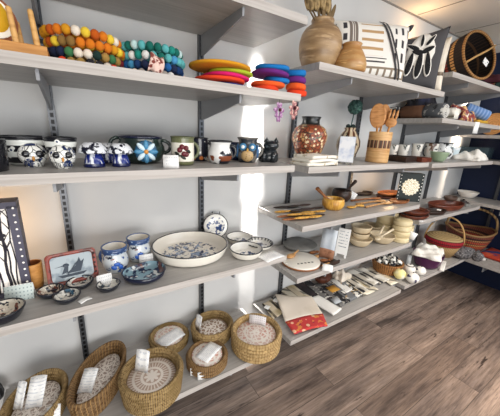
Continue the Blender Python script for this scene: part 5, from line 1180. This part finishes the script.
# big striped basket on the low navy shelf
c = Vector((3.51, -.29, D5+.012)); k = ppm(c); R = 20/k; h = rise(c, 229)*.93
t = thing('striped_basket', 'wide brown basket with orange stripes and a bent hoop handle', 'basket', c, facing(c)*.8)
sl = [('#c0562f', ('z', h*.30, h*.38)), ('#c99a55', ('z', h*.42, h*.47)), ('#b5472b', ('z', h*.55, h*.63)), ('#c9a062', ('z', h*.70, h*.74)), ('#2a1a16', ('z', h*.78, h*.86))]
pr = [(0, 0), (R*.62, 0)]+[(R*(.62+.38*(i/9)**.8)+(.004 if i % 2 else 0), h*i/9) for i in range(1, 10)]
pr += [(a-.014, z) for a, z in pr[:1:-1]]+[(0, .012)]
b = B().lathe(pr, 56)
for v in b.bm.verts: v.co.z += (abs(v.co.x)/R)**2*h*.22*(v.co.z/h)      # the rim dips in front and rises to the handle ends
b.put('woven_wall', mat('bolga_weave', '#824636', .75, layers=sl+[('#3a211b', ('spokes', 70, .75))], bump=('noise', 160, .5)), t)
B().tube([(R*.98*math.cos(a*PI/28), R*.98*math.sin(a*PI/28), h+abs(math.cos(a*PI/28))**2*h*.21) for a in range(56)], .011, 8, True).put('rim', mat('rim_dark_tan', '#8b6a44', .7), t)
hz = rise(c, 208)
B().tube([(R*.98*math.cos(a), -.02, h*1.15+(hz-h*1.15)*math.sin(a)**.7 if 0 < a < PI else h*1.15) for a in [PI*i/24 for i in range(25)]], .012, 8).put('handle', mat('handle_bound', '#a98a5c', .7, layers=[('#7d6240', ('wave', 'X', 30, .6))]), t)
P = (3.58, -.81, D5+.001)
M_rug = mat('rug_weave', '#b8402c', .95, layers=[('#27407a', ('cells', 3.4, .10)), ('#2b4685', ('noise', 5, .56, .6)), ('#d2623f', ('noise', 9, .6, .68))], bump=('noise', 200, .5))
tag(B().sheet(16, 24, lambda u, v: ((u-.5)*.33, (v-.5)*.72, .03+.008*math.sin(9*v)*math.sin(4*u)), .028).put('folded_rug', M_rug, None, P), 'folded red and blue woven rug on the low navy shelf', 'rug')
# grey fuzzy toy hanging over the shelf corner
M_fz = mat('grey_fur', '#6f6b6b', .95, layers=[('#3d3a3c', ('noise', 70, .48, .6)), ('#a7a3a1', ('noise', 90, .58, .66))], bump=('noise', 160, 1))
P = on(466, 258, C5); t = thing('fuzzy_toy', 'grey fuzzy stuffed toy lying on the right corner of shelf', 'toy', Vector((3.14, -.41, C5+.001)), -.5); t.scale = (1.05, 1.05, 1.1)
def fur(b, c, r, seed=0):
    rn = random.Random(seed); n0 = len(b.bm.verts); b.ball(c, r, seg=28, rings=18); b.bm.verts.ensure_lookup_table()
    for v in b.bm.verts[n0:]: d = v.co-Vector(c); v.co = Vector(c)+d*(1+rn.uniform(-.09, .10))
    return b
fur(B(), (0, 0, .055), (.10, .06, .055), 1).put('body', M_fz, t); hd = fur(B(), (.085, -.055, .045), (.05, .045, .042), 2).put('head', M_fz, t)
fur(B(), (.115, -.02, .07), (.018, .012, .022), 3).put('ear', M_fz, hd); fur(B(), (.06, -.08, .07), (.018, .012, .022), 4).put('ear', M_fz, hd)
B().ball((.115, -.092, .035), (.020, .017, .016)).put('muzzle', mat('muzzle_pale', '#c9c3bd', .9), hd); B().ball((.126, -.106, .038), (.007, .006, .005)).put('nose', blackmatt, hd)
for s in (0, 1): B().ball((.116-.036*s, -.072-.022*s, .062), (.006, .006, .006)).put('eye', black, hd)
# ------------------------------------------------------------------ light and camera
def area(name, loc, target, sx, sy, power, col=(1, 1, 1), spread=None):
    d = bpy.data.lights.new(name, 'AREA'); d.shape = 'RECTANGLE'; d.size = sx; d.size_y = sy; d.energy = power; d.color = col
    if spread: d.spread = spread
    o = bpy.data.objects.new(name, d); COL.objects.link(o); o.location = loc
    o.rotation_euler = (Vector(target)-Vector(loc)).to_track_quat('-Z', 'Y').to_euler(); return o
def point(name, loc, power, col, r=.03):
    d = bpy.data.lights.new(name, 'POINT'); d.energy = power; d.color = col; d.shadow_soft_size = r
    o = bpy.data.objects.new(name, d); COL.objects.link(o); o.location = loc; return o
area('unseen_front_fill', (2.7, -3.9, 1.45), (1.9, 0, 1.2), 3.6, 1.9, 52, (.80, .90, 1))  # cool daylight added from the right front, its source out of view
area('unseen_front_fill', (-.2, -3.6, .95), (.3, 0, .62), 2.4, 1.3, 31, (1, .98, .95), math.radians(110))  # low neutral fill added to brighten the lower left bays, no known window
area('floor_warm_fill', (2.1, -1.75, ZT-.03), (2.1, -1.55, 0), .3, .3, 16, (1, .86, .72), math.radians(75))  # warm fill added under the ceiling to brighten the floor at right
area('ceiling_panel', (.6, -1.7, ZT-.03), (.6, -1.0, 0), 2.4, .6, 26, (1, .98, .95))
area('ceiling_panel', (2.6, -1.8, ZT-.03), (2.6, -1.2, 0), 2.0, .6, 40, (1, .96, .91))
area('track_lamp', (.872, -.13, ZT-.03), (.872, -.01, ZT-1.0), .05, .03, 3.2, (1, .97, .93), math.radians(16))
area('track_lamp', (3.42, -.16, ZT-.03), (3.42, .0, ZT-.85), .10, .03, 3, (1, .84, .66), math.radians(18))
point('pillow_lamp', (2.2, -.10, ZC+.75), 1.2, (1, .62, .3), .05)
point('tree_lantern_lamp', M_lamp[0], 1.1, (1, .66, .36), .03)
point('doily_lantern_lamp', DL[0]+Vector((-.04, .09, DL[1]*.5)), .9, (1, .66, .36), .03)
w = bpy.data.worlds.new('World'); S.world = w; w.use_nodes = True
w.node_tree.nodes['Background'].inputs[0].default_value = (.9, .95, 1, 1); w.node_tree.nodes['Background'].inputs[1].default_value = .15
cam = bpy.data.cameras.new('Camera'); co = bpy.data.objects.new('Camera', cam); COL.objects.link(co)
cam.sensor_width = 36; cam.lens = FPX/500*36; cam.clip_start = .02
co.matrix_world = Matrix((( RT.x, UP.x, -FW.x, EYE.x), (RT.y, UP.y, -FW.y, EYE.y), (RT.z, UP.z, -FW.z, EYE.z), (0, 0, 0, 1)))
S.camera = co
S.view_settings.view_transform = 'Standard'; S.view_settings.look = 'None'; S.view_settings.gamma = 1; S.view_settings.exposure = .12
S.view_settings.use_curve_mapping = False
S.cycles.max_bounces = 6
